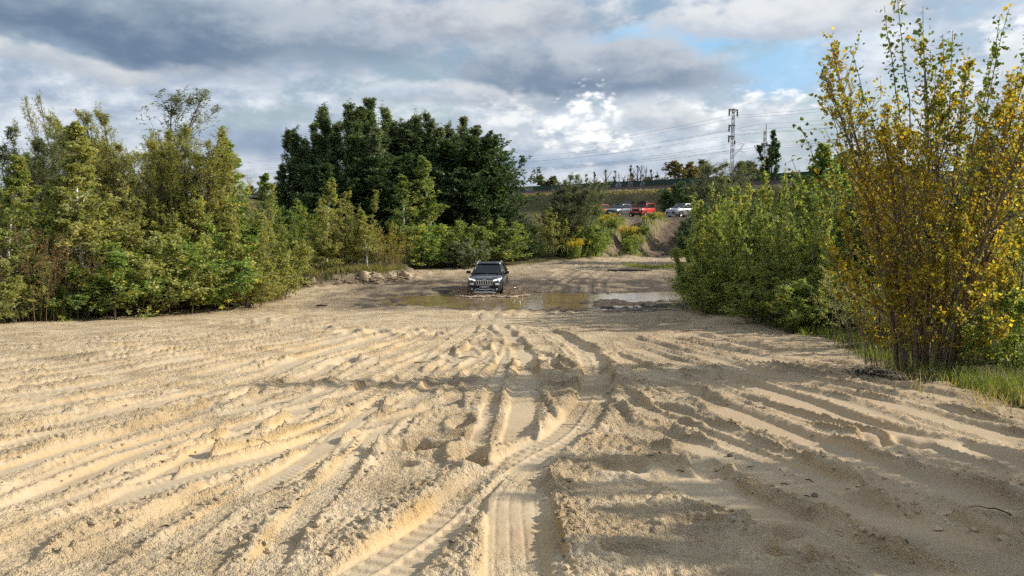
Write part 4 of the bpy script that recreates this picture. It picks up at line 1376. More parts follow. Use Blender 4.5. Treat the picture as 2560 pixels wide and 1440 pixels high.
    ('birch_shrub', 'birch_shrub', 0, 'green', 2420, 480, 20, 280, 'green bush right behind the yellow poplar', 'tree', RG),
    ('willow_tree', 'willow', 0, 'darkwillow', 2510, 300, 24, 300, 'dark willow behind the right edge of the yellow poplar', 'tree', RG),
    ('olive_shrub', 'birch_shrub', 1, 'olive', 2545, 440, 17.5, 230, 'olive bush at the right edge of the photo', 'tree', RG),
    ('green_shrub', 'shrub', 2, 'bright', 2545, 700, 12.6, 230, 'fresh green shrub in the lower right beside the poplar', 'shrub', RG),
    ('green_shrub', 'shrub', 0, 'green', 2450, 780, 14.8, 190, 'dark green low shrub right of the poplar stems', 'shrub', RG),
    ('green_shrub', 'shrub', 1, 'green', 2060, 690, 22.5, 190, 'green low shrub between the birches and the olive shrub', 'shrub', RG),
    ('birch_shrub', 'birch_shrub', 2, 'bright', 1825, 435, 29.2, 190, 'bright green birch bush second from the ramp', 'tree', RG),
    ('birch_shrub', 'birch_shrub', 1, 'bright', 1955, 415, 26.5, 200, 'bright green birch bush behind the one nearest the poplar', 'tree', RG),
    ('birch_shrub', 'birch_shrub', 0, 'bright', 2040, 520, 23.5, 170, 'lower bright bush at the right end of bright birches', 'tree', RG),
    ('birch_shrub', 'shrub', 2, 'bright', 1810, 640, 27.6, 170, 'low bright bush at the foot of bright birches near the hump', 'shrub', RG),
    ('birch_shrub', 'shrub', 0, 'bright', 1930, 650, 24.2, 190, 'low bright bush at the foot of the middle bright birch', 'shrub', RG),
    ('birch_shrub', 'shrub', 1, 'bright', 2010, 690, 22.0, 150, 'low bright bush where the right grass strip begins', 'shrub', RG),
    ('birch_tree', 'birch', 1, 'green', 2075, 370, 36, 170, 'green birch top just left of the yellow poplar crown', 'tree', RG),
    ('willow_tree', 'willow', 3, 'olive', 2450, 330, 27, 260, 'olive willow seen through the right half of the poplar', 'tree', RG),
    ('olive_shrub', 'birch_shrub', 2, 'olive', 2720, 560, 15.5, 260, 'olive bush just outside the right edge of the photo', 'tree', RG),
    ('green_shrub', 'birch_shrub', 0, 'green', 2860, 480, 19.5, 300, 'green bush outside the right edge behind the olive one', 'tree', RG),
    ('green_shrub', 'birch_shrub', 1, 'green', 2700, 430, 25, 300, 'green bush farther back outside the right edge', 'tree', RG),
    # far beyond the railway
    ('far_tree', 'far_tree', 0, 'far', 1350, 434, 235, 44, 'dark far tree left above the graffiti wall', 'tree', 'trees beyond the railway'),
    ('far_tree', 'far_tree', 1, 'far', 1387, 438, 238, 44, 'dark far tree just left of the grey-green willow top', 'tree', 'trees beyond the railway'),
    ('far_tree', 'far_tree', 0, 'farolive', 1690, 398, 190, 75, 'olive far tree above the near black bush', 'tree', 'trees beyond the railway'),
    ('far_tree', 'far_tree', 1, 'farolive', 1728, 402, 196, 50, 'narrow olive far tree right of the wide olive one', 'tree', 'trees beyond the railway'),
    ('far_tree', 'far_tree', 0, 'far', 1762, 396, 205, 60, 'grey far tree left of the tall lattice mast', 'tree', 'trees beyond the railway'),
    ('far_tree', 'far_tree', 1, 'far', 1850, 400, 215, 46, 'pale far tree right of the tall lattice mast', 'tree', 'trees beyond the railway'),
    ('far_tree', 'far_tree', 0, 'far', 1878, 398, 218, 46, 'pale far tree left of the shorter lattice mast', 'tree', 'trees beyond the railway'),
    ('far_tree', 'far_tree', 1, 'farolive', 1625, 440, 232, 44, 'yellowish far tree above the right end of graffiti wall', 'tree', 'trees beyond the railway'),
    ('far_tree', 'far_tree', 0, 'far', 1590, 446, 240, 50, 'low grey far tree among the bare mistletoe trees', 'tree', 'trees beyond the railway'),
    ('far_tree', 'far_tree', 1, 'far', 1652, 446, 240, 46, 'low grey far tree left of the wide olive far tree', 'tree', 'trees beyond the railway'),
    ('far_tree', 'far_tree', 0, 'far', 665, 452, 300, 60, 'far tree in the gap left of the dark clump', 'tree', 'trees beyond the railway'),
    ('far_tree', 'far_tree', 1, 'far', 630, 462, 310, 60, 'lower far tree in the gap behind the thin birch tip', 'tree', 'trees beyond the railway'),
]:
    plant(*row)

# trees that stand beside the viewer on the right, outside the photo; their shade lies on the near sand
for x_, y_, h_, kind, var, leaf, lab in ((8.8, 6.9, 5.5, 'willow', 1, 'olive', 'farthest ahead'), (9.4, 6.1, 6.0, 'willow', 2, 'olive', 'second farthest'), (8.9, 5.4, 5.4, 'willow', 3, 'green', 'in the middle'),
                                         (9.2, 4.5, 5.4, 'birch_shrub', 2, 'green', 'nearest'), (9.4, 2.9, 5.2, 'willow', 0, 'olive', 'just behind'), (11.2, 5.6, 5.6, 'willow_thin', 0, 'olive', 'farthest to the side')):
    plant('birch_bush', kind, var, leaf, 0, 0, y_, 0, 'bushy tree standing beside the viewer, %s, outside the right of the photo' % lab, 'tree', 'bushes outside the right of the photo', x=x_, H=h_)

# bare trees full of mistletoe beyond the railway
ml = np.random.default_rng(5)
for k, (px, py, lab) in enumerate(((1487, 428, 'bare far tree with mistletoe nearest the grey-green willow'), (1516, 422, 'second bare mistletoe tree from the grey-green willow'),
                                   (1545, 428, 'third bare mistletoe tree from the grey-green willow'), (1572, 424, 'fourth bare mistletoe tree from the grey-green willow'),
                                   (1598, 410, 'tallest bare mistletoe tree beyond the graffiti wall'), (1617, 412, 'bare mistletoe tree just right of the tallest one'),
                                   (1640, 424, 'bare mistletoe tree nearest the wide olive far tree'))):
    r_ = plant('bare_tree', 'bare_tree', k % 3, None, px, py, 225, 60, lab, 'tree', 'bare mistletoe trees')
    wm, lm, top, half = proto('bare_tree', k % 3)
    tr_ = [c for c in r_.children][0]
    n = len(wm.vertices)
    co = np.empty(n * 3, np.float32)
    wm.vertices.foreach_get('co', co)
    co = co.reshape(-1, 3) * np.array(tr_.scale)
    cand = co[co[:, 2] > co[:, 2].max() * .62]
    for q in cand[ml.integers(0, len(cand), 5)]:
        c = np.clip(ml.normal(0, .13, (90, 3)), -.25, .25) + q
        lv, lf = leaves(c, unit(ml.normal(0, 1, (90, 3))), ml.normal(0, 1, (90, 3)), np.full(90, .30), np.full(90, .14))
        link('mistletoe', new_mesh('mistletoe', lv, lf, [LEAF['dark']]), r_)


# ------------------------------------------------------------------ the yellow poplar at the right
def poplar():
    H = 6.35
    base = at(2312, 945, 13.2)
    x0, y0 = float(base[0]), 13.2
    z0 = ground_z(x0, y0)
    root = thing('poplar_tree', 'tall yellow and gold young poplar with many stems on the right', 'tree', (x0, y0, z0 - .04))
    wd, lf = grow(77, H=5.7, Rc=1.25, stems=16, spread=.45, lean=.40, cb=.13, prof='oval', nprim=26, wind=(-.055, 0), nsec=7, nleaf=6, e0=42, e1=64, up=.42,
                  ll=.066, lw=.054, f2=.48, droop=.3, wiggle=.018, r0=.05, stemrange=(.62, 1.0), wide=.32, ksides=7, leafstart=.1)
    link('trunk', new_mesh('trunk', *wd, [BARK_TAN], True), root)
    c = link('crown', new_mesh('crown', *lf, [LEAF['gold']]), root)
    tag(c, 'gold and orange leaves of the inner crown', kind='stuff')
    # thin suckers round the foot
    w2, l2 = grow(78, H=2.9, Rc=.42, stems=50, spread=.95, lean=.36, cb=.14, prof='vase', nprim=6, nsec=3, nleaf=8, e0=45, e1=70, up=.4, ll=.06, lw=.048, f2=.5,
                  wiggle=.02, r0=.011, stemrange=(.35, 1), wide=.32)
    link('sucker_shoots', new_mesh('sucker_shoots', *w2, [BARK_TAN], True), root)
    c = link('sucker_leaves', new_mesh('sucker_leaves', *l2, [LEAF['gold']]), root)
    tag(c, 'small yellow leaves on the shoots round the foot', kind='stuff')
    # long green shoots that stand out of the top, with big leaves one can pick apart
    g = np.random.default_rng(9)
    tips = [(-1.15, 5.05), (-.82, 5.6), (-.55, 6.2), (-.42, 6.45), (-.12, 6.15), (.22, 5.75), (.42, 5.85), (.75, 6.0), (.98, 6.05), (1.2, 5.75), (1.45, 5.35), (1.68, 5.0),
            (-1.55, 4.25), (-1.72, 3.7), (.05, 5.2), (.6, 5.3), (1.8, 4.5), (-1.3, 4.6)]
    shoots, leafs = [], []
    for i, (tx, tz) in enumerate(tips):
        tx = tx * 1.28 - .22
        ty = g.uniform(-.6, .5)
        L = g.uniform(1.9, 2.5)
        b0 = np.array([tx * .58, ty * .5, tz - L])
        tip = np.array([tx - .06, ty, tz])
        u = np.linspace(0, 1, 6)[:, None]
        pts = b0 * (1 - u) + tip * u + np.array([.10 * np.sign(tx), 0, 0]) * u * (1 - u) + g.normal(0, .012, (6, 3))
        shoots.append(pts)
        for k in range(17):
            leafs.append((pts, 1.02 - .72 * g.uniform(0, 1) ** 1.2))
    sp = np.array(shoots)
    rad = np.linspace(.011, .004, 6)[None].repeat(len(sp), 0)
    link('top_shoots', new_mesh('top_shoots', *tubes(sp, rad, 5), [BARK_TAN], True), root)
    N = 1500
    i = g.integers(0, len(sp), N)
    u = g.uniform(.1, .93, N) * 5
    k = np.minimum(u.astype(int), 4)
    f = (u - k)[:, None]
    lb = sp[i, k] * (1 - f) + sp[i, k + 1] * f + g.normal(0, .07, (N, 3))
    lv = leaves(lb, unit(g.normal(0, 1, (N, 3))) + [0, 0, -.2], g.normal(0, 1, (N, 3)), g.uniform(.05, .095, N), g.uniform(.04, .08, N), .34)
    c = link('shoot_leaves', new_mesh('shoot_leaves', *lv, [LEAF['poplar']]), root)
    tag(c, 'smaller green leaves along the top shoots', kind='stuff')
    # three leaf shapes: broad, triangular, with a stalk and a folded midrib
    shapes = []
    for k in range(3):
        w, tipl, f = (.52, 1.0, .10), (.46, 1.08, .16), (.56, .95, .06)
        w, tipl, f = ((.52, 1.0, .10), (.46, 1.08, .16), (.56, .95, .06))[k]
        v = [(0, 0, 0), (.12, w * .55, f), (.34, w, f * 1.5), (.68, w * .55, f), (tipl, 0, -.1), (.68, -w * .55, f), (.34, -w, f * 1.5), (.12, -w * .55, f), (.36, 0, 0), (-.35, 0, .05), (-.35, .012, .05), (0, .012, 0)]
        fc = [(0, 1, 8), (1, 2, 8), (2, 3, 8), (3, 4, 8), (4, 5, 8), (5, 6, 8), (6, 7, 8), (7, 0, 8), (0, 9, 10, 11)]
        me = bpy.data.meshes.new('leaf')
        me.from_pydata(v, [], fc)
        me.materials.append(LEAF['poplar'])
        shapes.append(me)
    src = bpy.data.objects.new('leaf', shapes[0])
    for i, (pts, u) in enumerate(leafs[:300]):
        o = src.copy()
        o.data = shapes[i % 3]
        q = u * 5
        k = min(int(q), 4)
        p = pts[k] * (1 - (q - k)) + pts[min(k + 1, 5)] * (q - k)
        s = g.uniform(.055, .125)
        o.location = p + g.normal(0, .055, 3)
        o.rotation_euler = (g.uniform(-1.2, 1.2), g.uniform(-.5, 1.3), g.uniform(0, 6.28))
        o.scale = (s, s, s)
        COL.objects.link(o)
        o.parent = root
        if g.random() < .25:
            o.material_slots[0].link = 'OBJECT'
            o.material_slots[0].material = LEAF['gold']
    bpy.data.objects.remove(src)


poplar()


# ------------------------------------------------------------------ grasses, reeds, flowers
def blades(name, pts, h, wd, leaf, seed, lean=.35, label=None, tuft=1, spread=.1):
    g = np.random.default_rng(seed)
    pts = np.repeat(np.asarray(pts, float), tuft, axis=0)
    N = len(pts)
    if tuft > 1:
        pts[:, :2] += g.normal(0, spread, (N, 2))
    pts[:, 2] = macro(pts[:, 0], pts[:, 1]) - .02
    hh = h * g.uniform(.45, 1.2, N)
    az_ = g.uniform(0, 2 * math.pi, N)
    sd = np.stack([np.cos(az_), np.sin(az_), 0 * az_], 1) * (wd * g.uniform(.6, 1.3, N))[:, None] / 2
    la = g.uniform(0, 2 * math.pi, N)
    ln = np.stack([np.cos(la), np.sin(la), 0 * la], 1) * (hh * lean * g.uniform(.1, 1.4, N))[:, None]
    up_ = np.array([0, 0, 1.0]) * hh[:, None]
    v = np.stack([pts - sd, pts + sd, pts + sd * .75 + up_ * .55 + ln * .35, pts - sd * .75 + up_ * .55 + ln * .35, pts + up_ * .97 + ln], 1)
    b = np.arange(N)[:, None] * 5
    q = b + np.array([[0, 1, 2, 3]])
    tr = b + np.array([[3, 2, 4]])
    o = link(name, new_mesh(name, v.reshape(-1, 3), [q, tr], [LEAF[leaf]]))
    return tag(o, label, kind='stuff')


def along(poly, n, seed, spread, side=1, bias=0.0):
    g = np.random.default_rng(seed)
    poly = np.asarray(poly, float)
    sg = np.hypot(*(poly[1:] - poly[:-1]).T)
    c = np.concatenate([[0], np.cumsum(sg)])
    u = g.uniform(0, c[-1], n)
    k = np.clip(np.searchsorted(c, u) - 1, 0, len(sg) - 1)
    f = ((u - c[k]) / sg[k])[:, None]
    p = poly[k] * (1 - f) + poly[k + 1] * f
    d = unit(poly[k + 1] - poly[k])
    nrm = np.stack([-d[:, 1], d[:, 0]], 1) * side
    p = p + nrm * (np.abs(g.normal(0, spread, n)) + bias)[:, None] + g.normal(0, .12, (n, 2))
    keep = fbm(p[:, 0] * .8, p[:, 1] * .8, seed, 2) > -.25
    p = p[keep]
    return np.concatenate([p, np.zeros((len(p), 1))], 1)


EL_ = np.array([hit(*p) for p in EDGE_L])
ER_ = np.array([hit(*p) for p in EDGE_R])
blades('grass', along(EL_[1:], 1500, 81, .8, 1, .15), .62, .018, 'meadow', 82, label='olive grass along the foot of the left thicket', tuft=5)
blades('grass', along(EL_[1:], 420, 83, .5, 1, .1), .95, .014, 'drygrass', 84, label='dry pale grass stalks at the foot of the left thicket', tuft=4)
blades('grass', along(ER_, 380, 185, .6, 1, -.2), .24, .009, 'drygrass', 186, label='dry yellow grass along the right hand thicket', tuft=4, lean=.6)
blades('grass', along(ER_, 1700, 85, .7, 1, .1), .34, .012, 'verge', 86, label='short green grass along the right hand thicket', tuft=5)
g_ = np.random.default_rng(87)
nr_ = np.array([hit(*p) for p in ((2330, 955), (2440, 985), (2560, 1015), (2700, 1050))])
blades('grass', along(nr_, 420, 88, .55, 1, .05), .30, .009, 'verge', 89, label='green grass tufts below the yellow poplar at lower right', tuft=6, lean=.6, spread=.06)
blades('grass', along(nr_, 34, 90, .3, -1, .1), .30, .007, 'drygrass', 91, label='single pale grass stalks on the sand at lower right', tuft=7, lean=.8, spread=.05)
cb_ = [hit(*p) for p in ((1185, 655), (1280, 648), (1370, 632))]
blades('grass', along(cb_, 620, 92, 1.1, 1, .1), 1.0, .045, 'grass', 93, label='bright tall grass behind the dark car', tuft=6, lean=.4, spread=.2)
blades('reeds', along([hit(*p) for p in ((985, 668), (1030, 663), (1095, 658))], 90, 94, .8, 1, .2), 1.6, .035, 'drygrass', 95, label='brown dry reeds left behind the dark car', tuft=5, lean=.2, spread=.25)
blades('grass', along([hit(*p) for p in ((1560, 664), (1620, 672), (1700, 668))], 260, 96, .5, 1, 0), .28, .03, 'grass', 97, label='low green grass strip left of the bright birches', tuft=6, spread=.25)
mb_ = np.array([(-12.0, 45.2), (-10.4, 46.2), (-8.2, 47.2), (-6.9, 49.0)])
blades('grass', along(mb_, 420, 98, .7, 1, .2), .45, .025, 'meadow', 99, label='olive grass growing on top of the sand bank', tuft=5)
# meadow on plateau and embankment
mp2 = []
g_ = np.random.default_rng(101)
X = g_.uniform(-6, 48, 30000)
Y = g_.uniform(99, 190, 30000)
d_, s_, a_ = poly_dist(X, Y, TRACK)
k_ = (d_ > 7.5) & (d_ < 70) & (X > -.06 * Y) & (X < .24 * Y) & (s_ < 0)
M_ = np.stack([X[k_], Y[k_], 0 * X[k_]], 1)[:9000]
blades('meadow_grass', M_, .75, .16, 'meadow', 102, label='rough olive grass on the railway embankment and plateau edge', tuft=3, spread=.5, lean=.5)
d_, s_, a_ = poly_dist(X, Y, TRACK)
k_ = (d_ > 6.6) & (d_ < 8.4) & (X < .24 * Y) & (X > -.05 * Y)
blades('meadow_grass', np.stack([X[k_], Y[k_], 0 * X[k_]], 1), .3, .12, 'drygrass', 103, label='dry tan grass along the shoulder of the railway embankment', tuft=4, spread=.4)
# banks of the ramp
X = g_.uniform(4, 25, 9000)
Y = g_.uniform(67, 90, 9000)
v_ = veg_mask(X, Y) > .6
blades('bank_weeds', np.stack([X[v_], Y[v_], 0 * X[v_]], 1)[:3000], .55, .06, 'green', 104, label='olive weeds covering the banks beside the ramps', tuft=3, spread=.2, lean=.5)


def goldenrod_meshes():
    g = np.random.default_rng(120)
    n = 26
    b0 = np.concatenate([g.normal(0, .22, (n, 2)), np.zeros((n, 1))], 1)
    tip = b0 * 1.7 + np.stack([g.normal(0, .1, n), g.normal(0, .1, n), g.uniform(1.0, 1.5, n)], 1)
    u = np.linspace(0, 1, 4)[None, :, None]
    pts = b0[:, None] * (1 - u) + tip[:, None] * u
    st = new_mesh('stems', *tubes(pts, np.full((n, 4), .009), 4), [LEAF['green']], True)
    N = 1100
    i = g.integers(0, n, N)
    f = g.uniform(.08, .85, N)[:, None]
    lv = leaves(b0[i] * (1 - f) + tip[i] * f, unit(g.normal(0, 1, (N, 3))) + [0, 0, .3], g.normal(0, 1, (N, 3)), g.uniform(.09, .17, N), g.uniform(.03, .05, N))
    lf = new_mesh('leaves', *lv, [LEAF['bright']])
    N = 1300
    i = g.integers(0, n, N)
    f = g.uniform(.83, 1.06, N)[:, None]
    fl = leaves(b0[i] * (1 - f) + tip[i] * f + g.normal(0, .06, (N, 3)), unit(g.normal(0, 1, (N, 3))), g.normal(0, 1, (N, 3)), g.uniform(.05, .1, N), g.uniform(.03, .06, N))
    return st, lf, new_mesh('flowers', *fl, [LEAF['flower']])


GR = goldenrod_meshes()
for px, py, Y, s, lab in ((1520, 536, 83.5, 1.3, 'goldenrod with yellow bloom in front of the grey car'), (1534, 532, 84.5, 1.15, 'goldenrod just right of the one before the grey car'),
                          (1508, 545, 82.5, 1.2, 'goldenrod left of the grey car by the willow'), (1612, 538, 84.0, 1.3, 'goldenrod in front of the red car tail'),
                          (1630, 532, 84.8, 1.25, 'goldenrod between the red car and the pale car'), (1650, 530, 85.2, 1.3, 'rightmost and brightest goldenrod on the plateau edge'),
                          (1640, 545, 83.6, 1.15, 'goldenrod low on the mound below the brightest one'), (1590, 566, 78.5, 1.2, 'goldenrod halfway down the mound between the ramps'),
                          (1572, 564, 78.0, 1.1, 'goldenrod left beside the one halfway down the mound'), (1440, 598, 66.2, 1.3, 'goldenrod at the foot of the grey-green willow')):
    p = at(px, py, Y)
    x = float(p[0])
    z0 = ground_z(x, Y)
    s = max(.45, (float(p[2]) - z0) / 1.42)
    r_ = thing('goldenrod', lab, 'flower', (x, Y, z0 - .03), random.uniform(0, 6), 'goldenrod plants')
    for nm, me in zip(('stems', 'leaves', 'flowers'), GR):
        o = link(nm, me, r_)
        o.scale = (s * 1.15, s * 1.15, s)
# weeds on the mound between the ramps
for k, (x, Y, h, w, lf_, lab) in enumerate(((10.6, 70.2, 1.4, 1.6, 'green', 'green weed bush at the lower end of mound between the ramps'), (11.7, 73.4, 1.3, 1.7, 'olive', 'olive weed bush in the middle of the mound'),
                                            (13.2, 77.5, 1.0, 1.8, 'green', 'green weed bush higher up the mound'), (15.0, 82.5, .8, 1.8, 'olive', 'olive weed bush at the top of the mound'),
                                            (7.4, 70.0, 1.5, 2.2, 'green', 'green weed bush at the left edge of left ramp'), (8.8, 75.0, 1.3, 2.2, 'green', 'green weed bush halfway up left of the left ramp'),
                                            (10.6, 81.0, 1.1, 2.2, 'bright', 'bright weed bush at the top left of the left ramp'), (15.9, 69.0, 2.6, 2.4, 'dark', 'dark bush right at the foot of the right ramp'),
                                            (17.2, 73.5, 3.2, 2.8, 'dark', 'dark bush halfway up right of the right ramp'), (19.2, 78.5, 3.0, 2.8, 'green', 'green bush near the top right of right ramp'))):
    plant('weed_bush', 'mound_bush', k % 3, lf_, 0, 0, Y, w / Y * FPX, lab, 'shrub', 'weeds beside the ramps', x=x, H=h)

# leaf litter under the poplar
g_ = np.random.default_rng(130)
cl = np.array([hit(*p) for p in ((2140, 935), (2200, 940), (2300, 955), (2340, 962))])
q_ = along(cl, 900, 131, .35, 1, -.15)
q_[:, 2] = macro(q_[:, 0], q_[:, 1]) + .03
N = len(q_)
lv = leaves(q_, unit(g_.normal(0, 1, (N, 3)) * [1, 1, .35]), np.array([0, 0, 1.]) + g_.normal(0, .3, (N, 3)), g_.uniform(.04, .08, N), g_.uniform(.03, .06, N))
tag(link('leaf_litter', new_mesh('leaf_litter', *lv, [LEAF['litter']])), 'dark dead leaves lying under the yellow poplar', kind='stuff')

# ================================================================== railway
M_BALLAST = simple('ballast_stone', (.10, .075, .058), .95, vary=.35, scale=3)
M_WALLG = simple('green_wall_panel', (.018, .06, .034), .7, vary=.2, scale=1.2)
M_STEEL = simple('galvanised_steel', (.055, .06, .065), .6, .1, .2, 3)
M_RUST = simple('rusty_rail', (.09, .045, .03), .6, .5, .2, 4)
M_INS = simple('brown_insulator', (.03, .022, .02), .3)
M_WIRE = simple('wire_dark', (.03, .032, .036), .6)
M_PAINTW = simple('graffiti_pale', (.45, .45, .45), .7, vary=.1)
M_PAINTK = simple('graffiti_black', (.012, .012, .014), .7)


def track_pts(step, off=0.0, lo=0.0, hi=1e9):
    q = resample(np.array(TRACK[1:9], float), int(330 / step))
    d = np.gradient(q, axis=0)
    d = unit(d)
    return q + np.stack([d[:, 1], -d[:, 0]], 1) * off, d


q_, d_ = track_pts(3.0)
n_ = np.stack([d_[:, 1], -d_[:, 0]], 1)      # towards the far (right hand) side
vs, fs = [], []
prof = [(-5.2, -.85), (-4.0, -.12), (4.0, -.12), (5.2, -.85)]
for p, n in zip(q_, n_):
    for o, h in prof:
        vs.append((p[0] + n[0] * o, p[1] + n[1] * o, RAIL_Z + h))
for i in range(len(q_) - 1):
    for j in range(3):
        a = i * 4 + j
        fs.append((a, a + 4, a + 5, a + 1))
tag(MB().add(vs, fs).build('railway_ballast', M_BALLAST), 'dark brown ballast bed of the railway', kind='structure')
for k, off in enumerate((-2.75, -1.3, 1.3, 2.75)):
    r, _ = track_pts(4.0, off)
    o = MB().tube([(p[0], p[1], RAIL_Z + .02) for p in r], .07, 4).build('rail', M_RUST)
    tag(o, ('rusty rail nearest the meadow side of the tracks', 'rusty inner rail of the near track', 'rusty inner rail of the far track', 'rusty rail nearest the graffiti wall')[k], 'rail', 'railway rails')

# low green wall with graffiti on the far side of the tracks
wall = thing('noise_barrier', 'low dark green wall with graffiti along the railway', 'wall', (float(q_[20][0]), float(q_[20][1]), RAIL_Z - .1))
W0 = np.array([q_[20][0], q_[20][1], RAIL_Z - .1])
wl, wd_ = track_pts(4.0, 4.6)
panels = []
for i in range(len(wl) - 1):
    a, b_ = wl[i], wl[i + 1]
    if not (100 < a[1] < 214):
        continue
    d = b_ - a
    L = float(np.hypot(*d))
    ang = math.atan2(d[1], d[0])
    mid = (a + b_) / 2
    rz = Matrix.Rotation(ang, 3, 'Z')
    o = MB().box((0, 0, .78), (L - .16, .10, 1.5)).box((0, 0, 1.56), (L - .16, .16, .08)).build('panel', M_WALLG, wall)
    o.location = (mid[0] - W0[0], mid[1] - W0[1], 0)
    o.rotation_euler = (0, 0, ang)
    po = MB().box((0, 0, .8), (.14, .16, 1.7)).build('post', M_STEEL, wall)
    po.location = (a[0] - W0[0], a[1] - W0[1], 0)
    po.rotation_euler = (0, 0, ang)
    panels.append((o, mid, ang))


def text_mesh(body, size, name, m, bold=0.0, extrude=.01):
    cu = bpy.data.curves.new(name, 'FONT')
    cu.body = body
    cu.size = size
    cu.extrude = extrude
    cu.offset = bold
    cu.align_x = 'CENTER'
    o = bpy.data.objects.new(name, cu)
    COL.objects.link(o)
    dg = bpy.context.evaluated_depsgraph_get()
    dg.update()
    me = bpy.data.meshes.new_from_object(o.evaluated_get(dg))
    bpy.data.objects.remove(o)
    me.materials.clear()
    me.materials.append(m)
    me.name = name
    return me


# lettering sprayed on the panels: pale tag at the left, rounded outlines on the right
def on_wall(px):
    """panel of the wall seen in a picture column"""
    return min(panels, key=lambda p: abs(1280 + FPX * p[1][0] / p[1][1] - px))


def spray(px, me, up_, name):
    o_, mid, ang = on_wall(px)
    t = link(name, me, wall)
    # facing the near side of the wall
    t.rotation_euler = (math.pi / 2, 0, ang + math.pi)
    nx, ny = math.cos(ang + math.pi / 2), math.sin(ang + math.pi / 2)
    sgn = -1 if (nx * mid[0] + ny * mid[1]) > 0 else 1
    x_ = mid[0] + nx * .07 * sgn
    y_ = mid[1] + ny * .07 * sgn
    t.location = (x_ - W0[0], y_ - W0[1], up_)
    return t


spray(1322, text_mesh('Nilas', 1.75, 'graffiti_lettering', M_PAINTW, .03), .35, 'graffiti_lettering')
for k, (px, w) in enumerate(((1512, 1.5), (1535, 1.1), (1555, 1.5), (1574, 1.2), (1592, 1.0))):
    mb = MB()
    pts = [(math.cos(t) * w * .62, math.sin(t) * .52, 0) for t in np.linspace(0, 2 * math.pi, 18)]
    mb.tube(pts, .075, 5, False)
    pts = [(math.cos(t) * w * .28, math.sin(t) * .2, 0) for t in np.linspace(.4, 2 * math.pi - .6, 12)]
    mb.tube(pts, .06, 5, False)
    spray(px, mb.mesh('graffiti_outline', M_PAINTW), .8, 'graffiti_outline')


def lattice_mast(loc, H, rot, label, arms, w0=.46, w1=.26):
    r_ = thing('catenary_mast', label, 'mast', loc, rot, 'railway catenary masts')
    mb = MB()
    n = max(8, int(H / .95))
    cs = [(-1, -1), (1, -1), (1, 1), (-1, 1)]
    wat = lambda z: (w0 + (w1 - w0) * z / H) / 2
    for sx, sy in cs:
        mb.tube([(sx * wat(0), sy * wat(0), -.6), (sx * wat(H), sy * wat(H), H)], .042, 4)
    mb.build('legs', M_STEEL, r_)
    lc = MB()
    for i in range(n):
        za, zb = H * i / n, H * (i + 1) / n
        for k in range(4):
            (ax, ay), (bx, by) = cs[k], cs[(k + 1) % 4]
            if i % 2:
                ax, ay, bx, by = bx, by, ax, ay
            lc.tube([(ax * wat(za), ay * wat(za), za), (bx * wat(zb), by * wat(zb), zb)], .018, 4)
    lc.build('lacing', M_STEEL, r_)
    for kind, z, x0, x1 in arms:
        if kind == 'cross':
            MB().box(((x0 + x1) / 2, 0, z), (abs(x1 - x0), .3, .16)).tube([(x0 * .9, 0, z), (0, 0, z - .55)], .05, 4).tube([(x1 * .9, 0, z), (0, 0, z - .55)], .05, 4).build('crossarm', M_STEEL, r_)
            for x in (x0, x1):
                if abs(x) > .6:
                    MB().lathe([(-1.0, .02), (-.95, .14), (-.75, .09), (-.6, .15), (-.45, .09), (-.3, .15), (-.1, .07), (0, .03)], 'z', 8, (x * .92, 0, z - .05)).build('insulator', M_INS, r_)
        elif kind == 'cant':       # hinged bracket that carries the contact wire
            s = 1 if x1 > 0 else -1
            mb = MB()
            mb.tube([(s * .3, 0, z - 2.3), (x1, 0, z - .2)], .07, 6)
            mb.tube([(s * .3, 0, z), (x1, 0, z - .2)], .045, 6)
            mb.tube([(x1 * .55, 0, z - 1.35), (x1 * 1.15, 0, z - 1.75)], .035, 6)
            mb.tube([(x1 * .93, 0, z - .3), (x1 * .7, 0, z - 1.45)], .03, 6)
            mb.build('cantilever', M_PAINTW, r_)
            MB().lathe([(-.35, .03), (-.25, .11), (0, .07), (.25, .11), (.35, .03)], 'z', 8, (s * .5, 0, z - .06)).build('insulator', M_INS, r_)
        elif kind == 'post':
            MB().tube([(x0, 0, z), (x0, 0, z + 1.0)], .06, 5).build('earth_wire_post', M_STEEL, r_)
    return r_


DIR = math.atan2(.48, .875)      # across the track
lattice_mast((35.5, 126.0, RAIL_Z - .6), 12.3, DIR, 'tall lattice mast with crossarms left of the dark column poplar',
             [('cross', 12.1, -.95, .95), ('cross', 9.6, -.9, .4), ('cross', 7.9, -.9, .3), ('cant', 7.0, 0, 2.6)])
lattice_mast((41.8, 129.4, RAIL_Z - .6), 9.2, DIR, 'shorter lattice mast just left of the dark column poplar',
             [('post', 9.2, .2, .2), ('cross', 7.0, -.7, .5), ('cant', 6.8, 0, -2.4), ('cant', 7.0, 0, 2.7)])
lattice_mast((-3.2, 203.0, RAIL_Z - .6), 12.3, DIR, 'lattice mast hidden behind the broad black-green tree',
             [('cross', 12.1, -.95, .95), ('cross', 9.6, -.9, .4), ('cant', 7.0, 0, 2.6)])
lattice_mast((-67.3, 229.0, RAIL_Z - .6), 12.3, DIR + .9, 'thin distant mast left beside the dark clump of trees',
             [('cross', 12.1, -.95, .95), ('cross', 9.6, -.9, .4), ('cant', 7.0, 0, 2.6)])
lattice_mast((62.0, 77.0, RAIL_Z - .6), 12.3, DIR, 'lattice mast hidden behind the yellow poplar',
             [('cross', 12.1, -.95, .95), ('cross', 9.6, -.9, .4), ('cant', 7.0, 0, 2.6)])
lattice_mast((-130.0, 254.0, RAIL_Z - .6), 12.3, DIR + .9, 'distant mast hidden behind the left thicket',
             [('cross', 12.1, -.95, .95), ('cross', 9.6, -.9, .4), ('cant', 7.0, 0, 2.6)])
